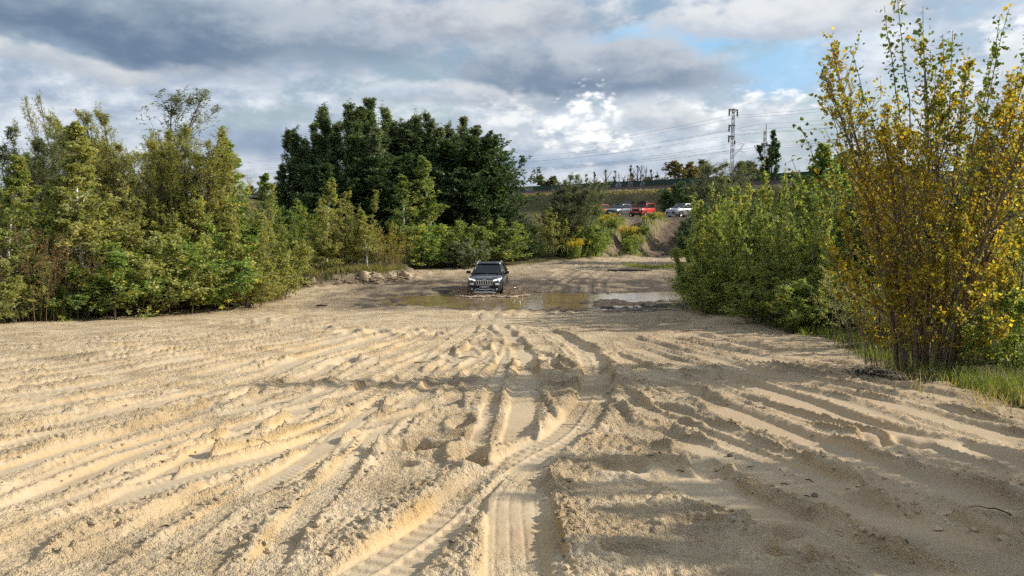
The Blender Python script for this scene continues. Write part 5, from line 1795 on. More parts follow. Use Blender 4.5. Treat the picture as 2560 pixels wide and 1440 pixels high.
MP = [np.array(p) for p in ((62.0, 77.0), (35.5, 126.0), (-3.2, 203.0), (-67.3, 229.0), (-130.0, 254.0))]
for off, z, lab, sag in ((-.9, 10.5, 'upper wire on the near side of the mast heads', 1.0), (.9, 10.3, 'upper wire on the far side of the mast heads', 1.0),
                         (-.9, 8.1, 'feeder wire below the mast heads, upper one', .8), (.2, 7.6, 'feeder wire below the mast heads, lower one', .8),
                         (6.6, 9.6, 'earth wire over the top of the shorter mast', .9), (6.4, 8.3, 'feeder wire beside the shorter mast', .8),
                         (2.5, 6.6, 'carrying wire over the near track', 1.2), (2.5, 5.3, 'contact wire over the near track', .1),
                         (4.4, 6.5, 'carrying wire over the far track', 1.2), (4.4, 5.2, 'contact wire over the far track', .1), (9.2, 6.4, 'outermost wire beyond the far track', 1.0)):
    pts = []
    for i in range(len(MP) - 1):
        a, b_ = MP[i], MP[i + 1]
        na = unit((MP[min(i + 1, 4)] - MP[max(i - 1, 0)])[None])[0]
        nb = unit((MP[min(i + 2, 4)] - MP[max(i, 0)])[None])[0]
        A = a + np.array([na[1], -na[0]]) * off * (1 if True else 0)
        B = b_ + np.array([nb[1], -nb[0]]) * off
        for u in np.linspace(0, 1, 13)[(0 if i == 0 else 1):]:
            p = A * (1 - u) + B * u
            pts.append((p[0], p[1], RAIL_Z + z - sag * 4 * u * (1 - u)))
    tag(MB().tube(pts, .015, 4, False).build('overhead_wire', M_WIRE), lab, 'wire', 'overhead railway wires')


# ================================================================== cars
M_TYRE = simple('tyre_rubber', (.012, .012, .012), .85)
M_RIM = simple('alloy_rim', (.42, .43, .44), .3, .8)
M_BLACK = simple('black_plastic', (.012, .012, .013), .5)
M_CHROME = simple('chrome', (.82, .83, .85), .28, .85, 0)
M_LAMP = simple('lamp_lens', (.7, .72, .75), .1, 0, .05, coat=.5)
M_LAMPON = simple('lamp_lit', (.9, .92, .95), .1, 0, 0, emit=(1, .98, .92), estr=.6)
M_PLATE = simple('plate_white', (.62, .62, .62), .5, 0, .03)
M_EU = simple('plate_blue', (.02, .05, .35), .5, 0, .03)
M_INTER = simple('dark_interior', (.014, .014, .016), .9)
M_TAIL = simple('tail_lamp_red', (.35, .01, .01), .2, coat=.4)
m, t, out = mat('car_glass')
b = nd(t, 'ShaderNodeBsdfPrincipled', i_Roughness=.03, i_IOR=1.5)
b.inputs['Base Color'].default_value = (.008, .011, .018, 1)
b.inputs['Specular IOR Level'].default_value = .6
tr = nd(t, 'ShaderNodeBsdfTransparent')
tr.inputs[0].default_value = (.42, .47, .5, 1)
mx = nd(t, 'ShaderNodeMixShader')
mx.inputs[0].default_value = .72
lk(t, tr.outputs[0], mx.inputs[1])
lk(t, b.outputs[0], mx.inputs[2])
lk(t, mx.outputs[0], out.inputs[0])
M_GLASS = m


def paint(name, c, metal=.35, dirt=.25):
    m, t, out = mat(name)
    b = nd(t, 'ShaderNodeBsdfPrincipled', i_Roughness=.32, i_Metallic=metal)
    b.inputs['Coat Weight'].default_value = .8
    b.inputs['Coat Roughness'].default_value = .06
    tcn = nd(t, 'ShaderNodeTexCoord')
    sx = nd(t, 'ShaderNodeSeparateXYZ')
    lk(t, tcn.outputs['Object'], sx.inputs[0])
    n = noise(t, tcn.outputs['Object'], 5, 5, .65)
    ad = nd(t, 'ShaderNodeMath', operation='MULTIPLY_ADD')
    lk(t, n, ad.inputs[0])
    ad.inputs[1].default_value = .9
    lk(t, sx.outputs[2], ad.inputs[2])
    f = mrange(t, ad.outputs[0], .55, 1.15, dirt * 2.2, 0)
    lk(t, mixc(t, f, c, (.20, .15, .095)), b.inputs['Base Color'])
    rr = nd(t, 'ShaderNodeMapRange')
    lk(t, f, rr.inputs[0])
    rr.inputs[3].default_value = .3
    rr.inputs[4].default_value = .8
    lk(t, rr.outputs[0], b.inputs['Roughness'])
    lk(t, b.outputs[0], out.inputs[0])
    return m


def loft(rings):
    n = len(rings[0])
    vs = [p for r in rings for p in r]
    fs = [(i * n + j, i * n + (j + 1) % n, (i + 1) * n + (j + 1) % n, (i + 1) * n + j) for i in range(len(rings) - 1) for j in range(n)]
    fs += [tuple(range(n))[::-1], tuple((len(rings) - 1) * n + j for j in range(n))]
    return vs, fs


def quad_pane(p, n=None, off=.006):
    """flat pane given by corners, pushed outwards"""
    p = [Vector(q) for q in p]
    nn = (p[1] - p[0]).cross(p[2] - p[0]).normalized()
    if n is not None and nn.dot(Vector(n)) < 0:
        nn = -nn
    a = [q + nn * off for q in p]
    b_ = [q - nn * .004 for q in p]
    k = len(p)
    return a + b_, [tuple(range(k)), tuple(range(2 * k - 1, k - 1, -1))] + [(i, (i + 1) % k, (i + 1) % k + k, i + k) for i in range(k)]


def lerp(a, b_, f):
    return Vector(a) * (1 - f) + Vector(b_) * f


def car(loc, rotz, label, body, style, group=None, plate=None, lights_on=False, tailgate_open=False, rails=None, roof_box=False):
    """nose towards local -y. style gives the stations of the lower body and of the cabin"""
    r_ = thing('car', label, 'car', loc, rotz, group)
    st, W, Hb, cab, wheels, wr = style['st'], style['W'], style['belt'], style['cab'], style['wheels'], style['wr']
    rings = []
    for y, w, zb, zt in st:
        w *= W
        zs = zb + (zt - zb)
        half = [(w * .72, zb), (w * .93, zb + .05), (w * .985, zb + .22), (w, zb + (zt - zb) * .55), (w * .985, zt - .14), (w * .93, zt - .05), (w * .80, zt), (w * .35, zt + .025)]
        ring = [(x, y, z) for x, z in half] + [(-x, y, z) for x, z in half[::-1]]
        rings.append(ring)
    o = MB().add(*loft(rings)).build('body', body, r_, True, .02)
    # cabin shell
    (yb0, zb0), (yr0, zr0), (yr1, zr1), (yb1, zb1) = cab
    wb, wr_ = W * .925, W * style.get('roofw', .74)
    def cr_ring(y, z, w):
        return [(w, y, z), (-w, y, z)]
    bl, br_ = Vector((wb, yb0, zb0)), Vector((-wb, yb0, zb0))
    vs = []
    stations = [(yb0, zb0, wb * .93), (yr0, zr0, wr_ * .97), ((yr0 + yr1) / 2, zr0 + .03, wr_), (yr1, zr1, wr_ * .96), (yb1, zb1, wb * .93)]
    low = [(yb0, zb0 - .03, wb * .95), (yb0 + .12, Hb - .02, wb), ((yb0 + yb1) / 2, Hb - .02, wb * 1.01), (yb1 - .1, Hb - .02, wb * .99), (yb1, zb1 - .03, wb * .95)]
    for (y, z, w) in stations:
        vs += [(w, y, z), (w * .55, y, z + .022), (-w * .55, y, z + .022), (-w, y, z)]
    nb = len(vs)
    for (y, z, w) in low:
        vs += [(w, y, z), (-w, y, z)]
    fs = []
    for i in range(4):
        if i in (1, 2):
            for j in range(3):
                a = i * 4 + j
                fs.append((a, a + 1, a + 5, a + 4))
    roof = MB().add(vs, fs).build('roof', body, r_, True)
    sol = roof.modifiers.new('thickness', 'SOLIDIFY')
    sol.thickness = .03
    sol.offset = -1
    # pillars
    for s in (1, -1):
        def S(i):
            y, z, w = stations[i]
            return Vector((s * w, y, z))
        def Lw(i):
            y, z, w = low[i]
            return Vector((s * w, y, z))
        MB().tube([Lw(0), S(1), S(2), S(3), Lw(4)], [.05, .045, .04, .045, .07], 6).build('roof_pillar', body, r_, True)
        yb_ = style.get('bpillar', (yr0 + yr1) / 2)
        f = (yb_ - yr0) / (yr1 - yr0)
        tp = lerp(S(1), S(3), f)
        bt = lerp(Lw(1), Lw(3), (yb_ - low[1][0]) / (low[3][0] - low[1][0]))
        bt.x = s * wb * 1.005
        MB().tube([bt, tp], .045, 6).build('door_pillar', M_BLACK, r_)
        # side glass: front and rear pane
        MB().add(*quad_pane([Lw(0) + Vector((0, .18, .05)), bt + Vector((0, -.04, .03)), tp + Vector((0, -.03, -.04)), S(1) + Vector((0, .10, -.05))], (s, 0, 0), .004)).build('side_window', M_GLASS, r_)
        MB().add(*quad_pane([bt + Vector((0, .05, .03)), Lw(3) + Vector((0, -.12, .05)), S(3) + Vector((0, -.12, -.05)), tp + Vector((0, .04, -.04))], (s, 0, 0), .004)).build('side_window', M_GLASS, r_)
    y0, z0, w0 = stations[0]
    y1, z1, w1 = stations[1]
    ws = MB().add(*quad_pane([(-w0 * .96, y0 + .02, z0 + .03), (w0 * .96, y0 + .02, z0 + .03), (w1 * .96, y1 - .02, z1 - .03), (-w1 * .96, y1 - .02, z1 - .03)], (0, -1, .5))).build('windscreen', M_GLASS, r_)
    MB().tube([(-w0 * .8, y0 + .03, z0 + .055), (-.1, y0 + .03, z0 + .06)], .012, 4).tube([(.05, y0 + .03, z0 + .055), (w0 * .75, y0 + .03, z0 + .06)], .012, 4).build('wiper', M_BLACK, ws)
    y0, z0, w0 = stations[4]
    y1, z1, w1 = stations[3]
    if not tailgate_open:
        MB().add(*quad_pane([(-w0 * .94, y0 - .02, z0 + .03), (w0 * .94, y0 - .02, z0 + .03), (w1 * .94, y1 + .02, z1 - .03), (-w1 * .94, y1 + .02, z1 - .03)], (0, 1, .5))).build('rear_window', M_GLASS, r_)
    else:
        a = Vector((0, y1, z1 + .02))
        tg = MB()
        tg.add(*quad_pane([(-w1, y1, z1 + .04), (w1, y1, z1 + .04), (w1 * .97, y1 + .62, z1 + .42), (-w1 * .97, y1 + .62, z1 + .42)], (0, 0, 1), .03))
        tg.add(*quad_pane([(-w1 * .97, y1 + .62, z1 + .42), (w1 * .97, y1 + .62, z1 + .42), (w1 * .9, y1 + 1.02, z1 + .18), (-w1 * .9, y1 + 1.02, z1 + .18)], (0, 0, 1), .03))
        tg.build('tailgate', M_BLACK, r_)
    # seats and dashboard
    mb = MB()
    for sx in (-.37, .37):
        mb.box((sx * W / .92, (yr0 + yr1) / 2 - .25, Hb - .12), (.5, .16, .75), Matrix.Rotation(-.2, 3, 'X'))
        mb.box((sx * W / .92, (yr0 + yr1) / 2 - .17, Hb + .30), (.26, .12, .2))
    mb.box((0, (yr0 + yr1) / 2 + .65, Hb + .02), (1.3, .16, .5))
    mb.box((0, yb0 + .35, Hb - .06), (1.45, .45, .14))
    mb.build('seats', M_INTER, r_, False, .04)
    # wheels
    for (wy, sx) in ((wheels[0], 1), (wheels[0], -1), (wheels[1], 1), (wheels[1], -1)):
        xo = sx * (W + .012)
        ar = MB()
        pts = [(math.cos(t) * (wr + .085), math.sin(t) * (wr + .085)) for t in np.linspace(-.25, math.pi + .25, 16)]
        ar.add([(xo - sx * .12, wy + a, wr + b2) for a, b2 in pts] + [(xo + sx * .012, wy + a, wr + b2) for a, b2 in pts] + [(xo + sx * .012, wy + a * .84, wr + b2 * .84) for a, b2 in pts] + [(xo - sx * .12, wy + a * .84, wr + b2 * .84) for a, b2 in pts],
               [(k * 16 + i, k * 16 + i + 1, ((k + 1) % 4) * 16 + i + 1, ((k + 1) % 4) * 16 + i) for k in range(4) for i in range(15)])
        ar.build('wheel_arch', M_BLACK, r_)
        whl = bpy.data.objects.new('wheel', None)
        ty = MB().lathe([(-.20, wr * .62), (-.2, wr * .92), (-.15, wr), (-.04, wr), (.0, wr * .93), (.0, wr * .66)], 'x', 22).mesh('wheel', M_TYRE, True)
        wo_ = link('wheel', ty, r_, (xo, wy, wr))
        if sx < 0:
            wo_.rotation_euler = (0, 0, math.pi)
        bpy.data.objects.remove(whl)
        rim = MB().lathe([(-.15, .05), (-.1, wr * .5), (-.06, wr * .68), (-.01, wr * .68)], 'x', 20)
        for k in range(5):
            th = 2 * math.pi * k / 5
            rim.box((-.03, math.cos(th) * wr * .33, math.sin(th) * wr * .33), (.05, wr * .6, .075), Matrix.Rotation(th, 3, 'X'))
        rim.lathe([(-.05, .001), (-.01, .04), (.005, .075), (-.05, .08)], 'x', 10)
        rim.build('rim', M_RIM, wo_)
        MB().lathe([(-.16, .0), (-.155, wr * .66)], 'x', 18).build('brake_disc', M_INTER, wo_)
    # mirrors, handles, trim along the sills
    for s in (1, -1):
        mx_, my_ = s * (W + .12), yb0 + .35
        MB().box((mx_, my_, Hb + .10), (.22, .12, .15)).tube([(s * W * .9, my_ + .05, Hb + .02), (mx_, my_, Hb + .06)], .035, 5).build('wing_mirror', M_BLACK, r_, True, .03)
        for hy in ((yb0 + yb1) / 2 - .05, (yb0 + yb1) / 2 + .85):
            MB().box((s * (W + .006), hy, Hb - .17), (.03, .2, .035)).build('door_handle', style.get('handle', M_BLACK), r_)
        MB().box((s * (W * .985), (wheels[0] + wheels[1]) / 2, st[3][2] + .06), (.06, wheels[1] - wheels[0] - 2 * wr - .15, .16)).build('sill_trim', M_BLACK, r_)
        if rails:
            zt = zr0 + .09
            xr = s * (wr_ - .03)
            MB().tube([(xr, yr0 + .06, zr0 - .0), (xr, yr0 + .26, zt), (xr, (yr0 + yr1) / 2, zt + .02), (xr, yr1 - .25, zt), (xr, yr1 - .02, zr1 + .01)], .024, 6).build('roof_rail', rails, r_, True)
    yn = st[0][0]
    if roof_box:
        MB().box((0, .1, zr0 + .13), (W * 1.2, 1.15, .05)).box((0, -.35, zr0 + .10), (W * 1.35, .07, .05)).box((0, .6, zr0 + .10), (W * 1.35, .07, .05)).box((.1, .15, zr0 + .24), (.7, .75, .18)).build('roof_rack', M_BLACK, r_, False, .015)
    ye = st[-1][0]
    for s in (1, -1):
        MB().box((s * W * .78, ye - .02, Hb - .2), (.24, .1, .2)).build('tail_lamp', M_TAIL, r_, False, .02)
    # front
    if style['face'] == 'slim':
        # hood edge, seven slots, slit lamps, lamps lower in the bumper
        for s in (1, -1):
            MB().add(*quad_pane([(s * .46, yn - .03, .905), (s * .82, yn + .22, .975), (s * .885, yn + .36, 1.005), (s * .80, yn + .17, .895), (s * .47, yn - .04, .855)], (s * .4, -1, .2), .02)).build('headlight', M_LAMPON if lights_on else M_LAMP, r_)
            MB().box((s * .66, yn + .02, .70), (.22, .10, .11), Matrix.Rotation(s * .38, 3, 'Z')).build('lower_headlight', M_LAMP, r_, False, .02)
            MB().lathe([(-.05, .001), (-.06, .045), (.03, .055)], 'y', 10, (s * .64, yn - .045, .44)).build('fog_lamp', M_LAMP, r_)
        gr = MB().add(*quad_pane([(-.47, yn - .055, .90), (.47, yn - .055, .90), (.45, yn - .045, .66), (-.45, yn - .045, .66)], (0, -1, 0), .01)).build('grille', M_BLACK, r_)
        for k in range(7):
            x = (k - 3) * .122
            ring = []
            for dx, dz in ((.046, .095), (.026, .115), (-.026, .115), (-.046, .095), (-.046, -.095), (-.026, -.115), (.026, -.115), (.046, -.095)):
                ring.append((x + dx, yn - .075, .78 + dz))
            MB().tube(ring + [ring[0], ring[1]], .017, 5, False).build('grille_slot_frame', M_CHROME, gr)
        MB().box((0, yn - .07, .935), (.16, .02, .035)).build('badge', M_CHROME, r_)
        MB().box((0, yn + .04, .40), (1.5, .16, .3)).box((0, yn - .02, .60), (1.55, .10, .10)).build('bumper', M_BLACK, r_, False, .05)
        pts = [(-.52, yn - .06, .36), (-.50, yn - .075, .43), (-.34, yn - .085, .46), (-.2, yn - .085, .42), (.2, yn - .085, .42), (.34, yn - .085, .46), (.50, yn - .075, .43), (.52, yn - .06, .36), (.36, yn - .07, .33), (-.36, yn - .07, .33), (-.52, yn - .06, .36)]
        MB().tube(pts, .014, 5).build('bumper_trim', M_CHROME, r_)
        MB().box((0, yn + .02, .27), (1.25, .12, .07)).build('skid_plate', M_CHROME, r_, False, .02)
        # creases of the bonnet
        for s in (1, -1):
            MB().tube([(s * .42, yn + .2, 1.0), (s * .55, yn + .7, 1.085), (s * .62, yb0 + .03, 1.12)], [.02, .035, .02], 6).build('bonnet_crease', body, r_, True)
        pz = .555
    else:
        zt = st[1][3]
        box = style['face'] == 'round'
        MB().add(*quad_pane([(-.62, yn - .02, zt - .08), (.62, yn - .02, zt - .08), (.58, yn - .02, zt - .30), (-.58, yn - .02, zt - .30)], (0, -1, 0), .02)).build('grille', M_BLACK, r_)
        for s in (1, -1):
            if box:
                MB().lathe([(-.07, .001), (-.09, .06), (-.05, .105), (.02, .115)], 'y', 14, (s * .56, yn - .03, zt - .19)).build('headlight', M_LAMP, r_)
            else:
                MB().add(*quad_pane([(s * .48, yn - .03, zt - .07), (s * .84, yn + .2, zt - .03), (s * .84, yn + .18, zt - .14), (s * .5, yn - .03, zt - .19)], (s * .4, -1, .1), .025)).build('headlight', M_LAMP, r_)
        MB().box((0, yn + .02, .42), (W * 1.72, .18, .26)).build('bumper', M_BLACK, r_, False, .04)
        pz = .56
    pl = MB().box((0, yn - .09, pz), (.52, .012, .115)).build('number_plate', M_PLATE, r_)
    if plate:
        MB().box((-.235, yn - .098, pz), (.04, .006, .108)).build('plate_band', M_EU, pl)
        l_ = link('plate_lettering', text_mesh(plate, .105, 'plate_lettering', M_PAINTK, .003, .002), pl)
        l_.location = (.02, yn - .0985, pz - .038)
        l_.rotation_euler = (math.pi / 2, 0, 0)
    return r_


SUV = dict(W=.925, belt=1.09, wheels=(-1.42, 1.30), wr=.36, face='slim', bpillar=.25,
           st=[(-2.30, .66, .40, .86), (-2.22, .84, .33, .93), (-2.05, .94, .27, .99), (-1.60, .99, .25, 1.06), (-.92, 1.0, .25, 1.115), (.2, 1.0, .25, 1.12), (1.5, .99, .27, 1.13), (2.05, .96, .32, 1.12), (2.28, .86, .42, 1.04)],
           cab=((-.98, 1.115), (-.22, 1.585), (1.55, 1.60), (2.16, 1.13)), roofw=.70)
BOXY = dict(W=.90, belt=1.12, wheels=(-1.28, 1.28), wr=.35, face='round', bpillar=.1,
            st=[(-2.12, .86, .38, .98), (-2.06, .95, .3, 1.05), (-1.9, .985, .27, 1.08), (-1.5, 1.0, .26, 1.11), (-.85, 1.0, .26, 1.14), (.2, 1.0, .26, 1.14), (1.5, 1.0, .28, 1.15), (1.95, .97, .32, 1.14), (2.10, .9, .4, 1.08)],
            cab=((-.92, 1.14), (-.42, 1.64), (1.65, 1.66), (2.04, 1.16)), roofw=.80)
WAGON = dict(W=.91, belt=1.06, wheels=(-1.36, 1.28), wr=.345, face='plain', bpillar=.2,
             st=[(-2.2, .70, .38, .82), (-2.12, .88, .32, .90), (-1.95, .96, .27, .96), (-1.5, 1.0, .25, 1.02), (-.9, 1.0, .25, 1.08), (.2, 1.0, .25, 1.09), (1.5, .99, .27, 1.10), (2.0, .96, .32, 1.09), (2.2, .87, .42, 1.02)],
             cab=((-1.0, 1.08), (-.2, 1.53), (1.5, 1.55), (2.1, 1.1)), roofw=.72)

P_DARK = paint('paint_dark_grey', (.022, .026, .036), .5, .16)
P_RED = paint('paint_orange_red', (.55, .045, .022), .1, .08)
P_GREY = paint('paint_mid_grey', (.15, .165, .19), .5, .08)
P_SILVER = paint('paint_silver', (.36, .375, .40), .6, .08)
MAIN_Y = 42.3
mx0 = float(at(1219, 735, MAIN_Y - 2.3)[0])
car((mx0, MAIN_Y, -.09), R(-4.0), 'dark grey off-road car with lit headlights splashing through the puddle', P_DARK, SUV, plate='FB IN 2020', lights_on=True, rails=M_CHROME)


def parked(px, Y, rot, *a, **k):
    x = float(at(px, 545, Y)[0])
    return car((x, Y, ground_z(x, Y) - .0), rot, *a, group='cars parked on the plateau', **k)


parked(1607, 96.0, R(-33), 'orange-red boxy car with roof rack parked on the plateau', P_RED, BOXY, plate='FB RE 41', roof_box=True)
parked(1549, 98.5, R(-40), 'grey car with raised dark tailgate left of the red boxy car', P_GREY, WAGON, tailgate_open=True)
parked(1706, 93.5, R(-50), 'long silver car with bright side right of the goldenrod', P_SILVER, SUV, plate='FB AK 77')
parked(1494, 101.5, R(-40), 'red car almost hidden by the grey-green willow', P_RED, WAGON)
parked(1838, 97.0, R(-45), 'car of which only the roof shows behind the bright birches', P_SILVER, BOXY)


# driver behind the windscreen, image right
def driver():
    v = [(0, 0, 0), (0, .02, .26), (0, .05, .46), (0, .03, .58), (0, .01, .70), (.19, .05, .45), (.25, -.14, .25), (.16, -.36, .34), (-.19, .05, .45), (-.25, -.14, .25), (-.14, -.36, .34), (.1, -.25, -.02), (-.1, -.25, -.02)]
    e = [(0, 1), (1, 2), (2, 3), (3, 4), (2, 5), (5, 6), (6, 7), (2, 8), (8, 9), (9, 10), (0, 11), (0, 12)]
    rd = [.16, .17, .13, .065, .10, .07, .05, .038, .07, .05, .038, .09, .09]
    me = bpy.data.meshes.new('person')
    me.from_pydata(v, e, [])
    o = link('person', me)
    sk = o.modifiers.new('skin', 'SKIN')
    for q, r in zip(me.skin_vertices[0].data, rd):
        q.radius = (r, r)
    me.skin_vertices[0].data[0].use_root = True
    sb = o.modifiers.new('subsurf', 'SUBSURF')
    sb.levels = 2
    sb.render_levels = 2
    me.materials.append(simple('pale_jumper', (.34, .36, .36), .8))
    tag(o, 'driver in pale clothing at the wheel of the dark car', 'person')
    c = Matrix.Rotation(R(-4.0), 3, 'Z') @ Vector((.36, -.02, .64))
    o.location = (mx0 + c.x, MAIN_Y + c.y, -.09 + c.z)
    o.rotation_euler = (0, 0, R(-4.0))
    hd = MB()
    hd.lathe([(-.13, .001), (-.12, .045), (-.07, .075), (0, .085), (.07, .08), (.115, .05), (.13, .001)], 'z', 14, (0, 0, .72))
    hd.box((0, -.088, .71), (.025, .03, .045)).box((.087, 0, .71), (.015, .03, .05)).box((-.087, 0, .71), (.015, .03, .05))
    hd.box((.03, -.08, .735), (.025, .012, .012)).box((-.03, -.08, .735), (.025, .012, .012)).box((0, -.083, .665), (.045, .012, .01))
    hd.build('head', simple('skin_tone', (.42, .26, .18), .6), o, True)
    MB().lathe([(.0, .09), (.06, .092), (.11, .07), (.145, .001)], 'z', 14, (0, .012, .725)).build('hair', simple('hair_brown', (.03, .02, .012), .7), o, True)


driver()

# muddy spray thrown up by the car, foam along its bow wave
m, t, out = mat('muddy_spray')
b = nd(t, 'ShaderNodeBsdfPrincipled', i_Roughness=.15, i_IOR=1.33)
geo = nd(t, 'ShaderNodeNewGeometry')
lk(t, mixc(t, geo.outputs['Random Per Island'], (.24, .15, .07), (.60, .48, .33)), b.inputs['Base Color'])
b.inputs['Transmission Weight'].default_value = .25
lk(t, b.outputs[0], out.inputs[0])
M_SPRAY = m
M_FOAM = simple('brown_foam', (.52, .43, .31), .5, vary=.2, scale=9)
g_ = np.random.default_rng(200)
mb = MB()
for side, n, rx, rz in ((-1, 1700, 1.1, .8), (1, 1700, 1.25, .85)):
    for k in range(n):
        u = g_.uniform(0, 1) ** 1.3
        # droplets fly out sideways and forwards in an arc
        x = mx0 + side * (.78 + u * rx) + g_.normal(0, .06)
        z = .02 + abs(g_.normal(0, .5)) * rz * (1 - .45 * u) * g_.uniform(.2, 1)
        y = MAIN_Y - 1.75 + g_.normal(0, .35) - .3 * u
        r = float(np.clip(g_.lognormal(-4.75, .55), .004, .032))
        mb.blob((x, y, z), r, k, (1, 1, g_.uniform(.8, 2.0)))
for k in range(420):
    a = g_.uniform(-1, 1)
    mb.blob((mx0 + a * .95, MAIN_Y - 2.3 - .25 * (1 - a * a) + g_.normal(0, .09), abs(g_.normal(.0, .07))), float(g_.uniform(.012, .04)), k, (1.4, 1, .7))
tag(mb.build('water_splash', M_SPRAY), 'brown muddy water splashing up at both front wheels', kind='stuff')
mb = MB()
for k in range(430):
    a = g_.uniform(-1.2, 1.6) if k % 3 else g_.uniform(-.7, 1.0)
    y = MAIN_Y - 2.85 + .30 * a * a * .5 + .16 * math.sin(a * 4.3 + 1) + .09 * math.sin(a * 11) + g_.normal(0, .08)
    mb.blob((mx0 + a * 1.35, y, .01 + abs(g_.normal(0, .018))), float(g_.uniform(.02, .065)), k, (1.7, 1, .5))
tag(mb.build('foam', M_FOAM), 'line of pale foam on the bow wave before the car', kind='stuff')

# ================================================================== small things on the sand
M_SANDLUMP = simple('sand_clod', (.47, .36, .225), .95, vary=.15, scale=5)
M_STONE = simple('grey_stone', (.17, .14, .11), .85, vary=.3, scale=6)
M_STICK = simple('dry_stick', (.20, .15, .10), .85, vary=.3, scale=20)
M_BLACKWOOD = simple('charred_wood', (.03, .025, .02), .9, vary=.3, scale=12)
sel = np.nonzero((GCR > .45) & (GY > 3.6) & (GY < 17) & (np.abs(GX) < .7 * GY + .4) & (GVEG < .3))[0]
g_ = np.random.default_rng(210)
pick = g_.choice(sel, 2200)
t_ = (1 + 5 ** .5) / 2
ico = np.array([(-1, t_, 0), (1, t_, 0), (-1, -t_, 0), (1, -t_, 0), (0, -1, t_), (0, 1, t_), (0, -1, -t_), (0, 1, -t_), (t_, 0, -1), (t_, 0, 1), (-t_, 0, -1), (-t_, 0, 1)]) / 1.9
icf = np.array([(0, 11, 5), (0, 5, 1), (0, 1, 7), (0, 7, 10), (0, 10, 11), (1, 5, 9), (5, 11, 4), (11, 10, 2), (10, 7, 6), (7, 1, 8), (3, 9, 4), (3, 4, 2), (3, 2, 6), (3, 6, 8), (3, 8, 9), (4, 9, 5), (2, 4, 11), (6, 2, 10), (8, 6, 7), (9, 8, 1)])
N = len(pick)
rad = np.clip(g_.lognormal(-4.6, .5, N), .005, .03)
vv = ico[None] * g_.uniform(.65, 1.3, (N, 12, 1)) * rad[:, None, None] * np.stack([g_.uniform(.8, 1.5, N), g_.uniform(.8, 1.3, N), g_.uniform(.55, .95, N)], 1)[:, None, :]
vv = vv + np.stack([GX[pick] + g_.normal(0, .01, N), GY[pick] + g_.normal(0, .01, N), GZ[pick] + rad * .25], 1)[:, None, :]
ff = icf[None] + (np.arange(N) * 12)[:, None, None]
tag(link('sand_clods', new_mesh('sand_clods', vv.reshape(-1, 3), ff.reshape(-1, 3), [M_GROUND])), 'loose lumps of sand beside the tyre ruts', kind='stuff')


def stick(name, px, py, L, ang, bend, r, label, m_, lift=.02, up_=0.0):
    c = hit(px, py)
    d = np.array([math.cos(ang), math.sin(ang)])
    o = thing(name, label, 'stick', (float(c[0]), float(c[1]), 0)) if False else None
    pts = []
    for u in np.linspace(-.5, .5, 7):
        x, y = c + d * u * L + np.array([-d[1], d[0]]) * bend * (u * u * 4 - .5) * L
        pts.append((x, y, gz(x, y) + lift + up_ * (u + .5)))
    return tag(MB().tube(pts, [r, r * .95, r * .9, r * .8, r * .7, r * .55, r * .35], 6).build(name, m_), label, 'stick', 'sticks lying on the sand')


stick('stick', 1175, 895, .5, .2, .15, .012, 'pale bent stick lying above the dark middle shadow', M_STICK)
stick('stick', 1055, 905, .35, -.3, .1, .012, 'short pale stick left of the bent one', M_STICK)
stick('stick', 895, 1025, .45, .5, .3, .008, 'thin curved twig in the smooth rut left of centre', M_STICK)
stick('stick', 945, 915, .3, 1.4, .2, .008, 'upright leaning twig sticking out of the left slope', M_STICK, .02, .25)
stick('stick', 2480, 1290, .3, 2.0, .2, .006, 'dark thin twig lying in the lower right shade', M_BLACKWOOD)
stick('branch', 1575, 678, 3.2, .08, .05, .09, 'dark driftwood branch near the grass strip right of the car', M_BLACKWOOD, .06)
stick('branch', 805, 766, .5, .1, .05, .05, 'small dark wood piece on the flat left of the puddle', M_BLACKWOOD, .03)
stick('stick', 1690, 700, 2.0, .7, .1, .03, 'pale leaning stick beside the right end of the puddle', M_STICK, .1, .5)
for k, (px, py, r, lab) in enumerate(((1828, 1132, .035, 'small pale stone on the right slope'), (2038, 1235, .03, 'dark pebble on the rut edge at right'), (1410, 1380, .022, 'dark pebble beside the middle rut'),
                                      (1130, 1385, .02, 'pebble left of the middle rut'), (2455, 1310, .025, 'dark pebble in the lower right shade'))):
    c = hit(px, py)
    o = MB().blob((0, 0, 0), r, k, (1.2, 1, .7)).build('stone', M_STONE, None, False, 0, (float(c[0]), float(c[1]), gz(*c) + r * .35))
    tag(o, lab, 'stone', 'pebbles on the sand')
c = hit(2293, 1130)
lv = leaves(np.array([[c[0], c[1], gz(*c) + .012]]), np.array([[.9, .3, .1]]), np.array([[0, 0, 1.]]), np.array([.07]), np.array([.05]), .4)
tag(link('fallen_leaf', new_mesh('fallen_leaf', *lv, [simple('red_leaf', (.30, .06, .02), .6)])), 'single red-brown fallen leaf on the right slope', 'leaf')
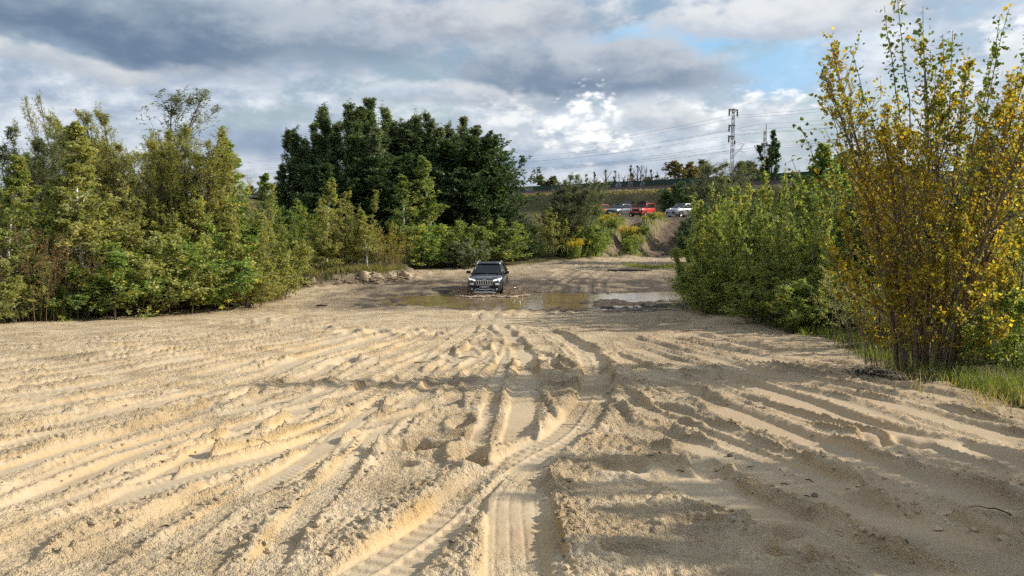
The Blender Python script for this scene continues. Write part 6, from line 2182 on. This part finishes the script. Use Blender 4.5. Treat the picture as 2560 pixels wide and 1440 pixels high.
# broken slabs in the right ramp
for k in range(12):
    x, y = 15.0 + (k % 4) * .55 + random.uniform(-.2, .2) + (k // 4) * .35, 72.0 + (k // 4) * 1.5 + random.uniform(-.4, .4)
    rz = random.uniform(-.4, .4)
    o = MB().box((0, 0, 0), (random.uniform(.5, .8), random.uniform(.3, .5), .14)).build('broken_slab', M_STONE, None, False, .03, (x, y, gz(x, y) + .06))
    o.rotation_euler = (random.uniform(-.2, .3), random.uniform(-.2, .2), rz)
    tag(o, 'broken grey stone slab lying in the shaded right ramp', 'slab', 'broken slabs in the right ramp')

# crumbled earth and roots on the face of the low sand bank
M_EARTH = simple('damp_earth', (.25, .19, .12), .95, vary=.35, scale=7)
g_ = np.random.default_rng(220)
bk = np.array([(-12.4, 44.0), (-10.6, 45.2), (-8.2, 46.2), (-6.3, 48.0)])
q_ = along(bk, 420, 221, .42, 1, -.35)
mb = MB()
for k, (x, y, _) in enumerate(q_):
    mb.blob((x, y, gz(x, y) + .01), float(np.clip(g_.lognormal(-2.85, .5), .03, .14)), k, (1.3, 1, .75))
for k in range(120):
    x, y, _ = q_[g_.integers(0, len(q_))]
    z = gz(x, y) + .06
    mb.tube([(x, y, z), (x + g_.normal(0, .2), y - g_.uniform(.02, .2), z + g_.normal(.02, .1)), (x + g_.normal(0, .35), y - g_.uniform(.1, .35), z - g_.uniform(.0, .25))], .012, 3)
tag(mb.build('earth_clods', M_EARTH), 'crumbled brown earth and roots along the low sand bank', kind='stuff')

# bits of bark, leaves and twigs blown over the sand
g_ = np.random.default_rng(230)
q_ = np.concatenate([along(np.array([hit(*p_) for p_ in ((2560, 1080), (2250, 980), (2000, 890), (1800, 840))]), 150, 231, 1.3, -1, -.3), along(np.array([hit(*p_) for p_ in ((300, 1350), (900, 1000), (1300, 900), (1900, 1250), (2400, 1350))]), 130, 232, 1.4, 1, -.8)])
mb = MB()
for k, (x, y, _) in enumerate(q_):
    z = gz(x, y) + .008
    a = g_.uniform(0, 6.28)
    L = g_.uniform(.02, .05) if k % 3 else g_.uniform(.06, .16)
    c_, s_ = math.cos(a) * L, math.sin(a) * L
    mb.tube([(x - c_, y - s_, z), (x + s_ * .15, y - c_ * .15, z + .012), (x + c_, y + s_, z + .004)], [.004, .006 if k % 3 else .004, .002], 4)
tag(mb.build('sand_litter', M_BLACKWOOD), 'scattered dark bits of bark and twig on the sand', kind='stuff')
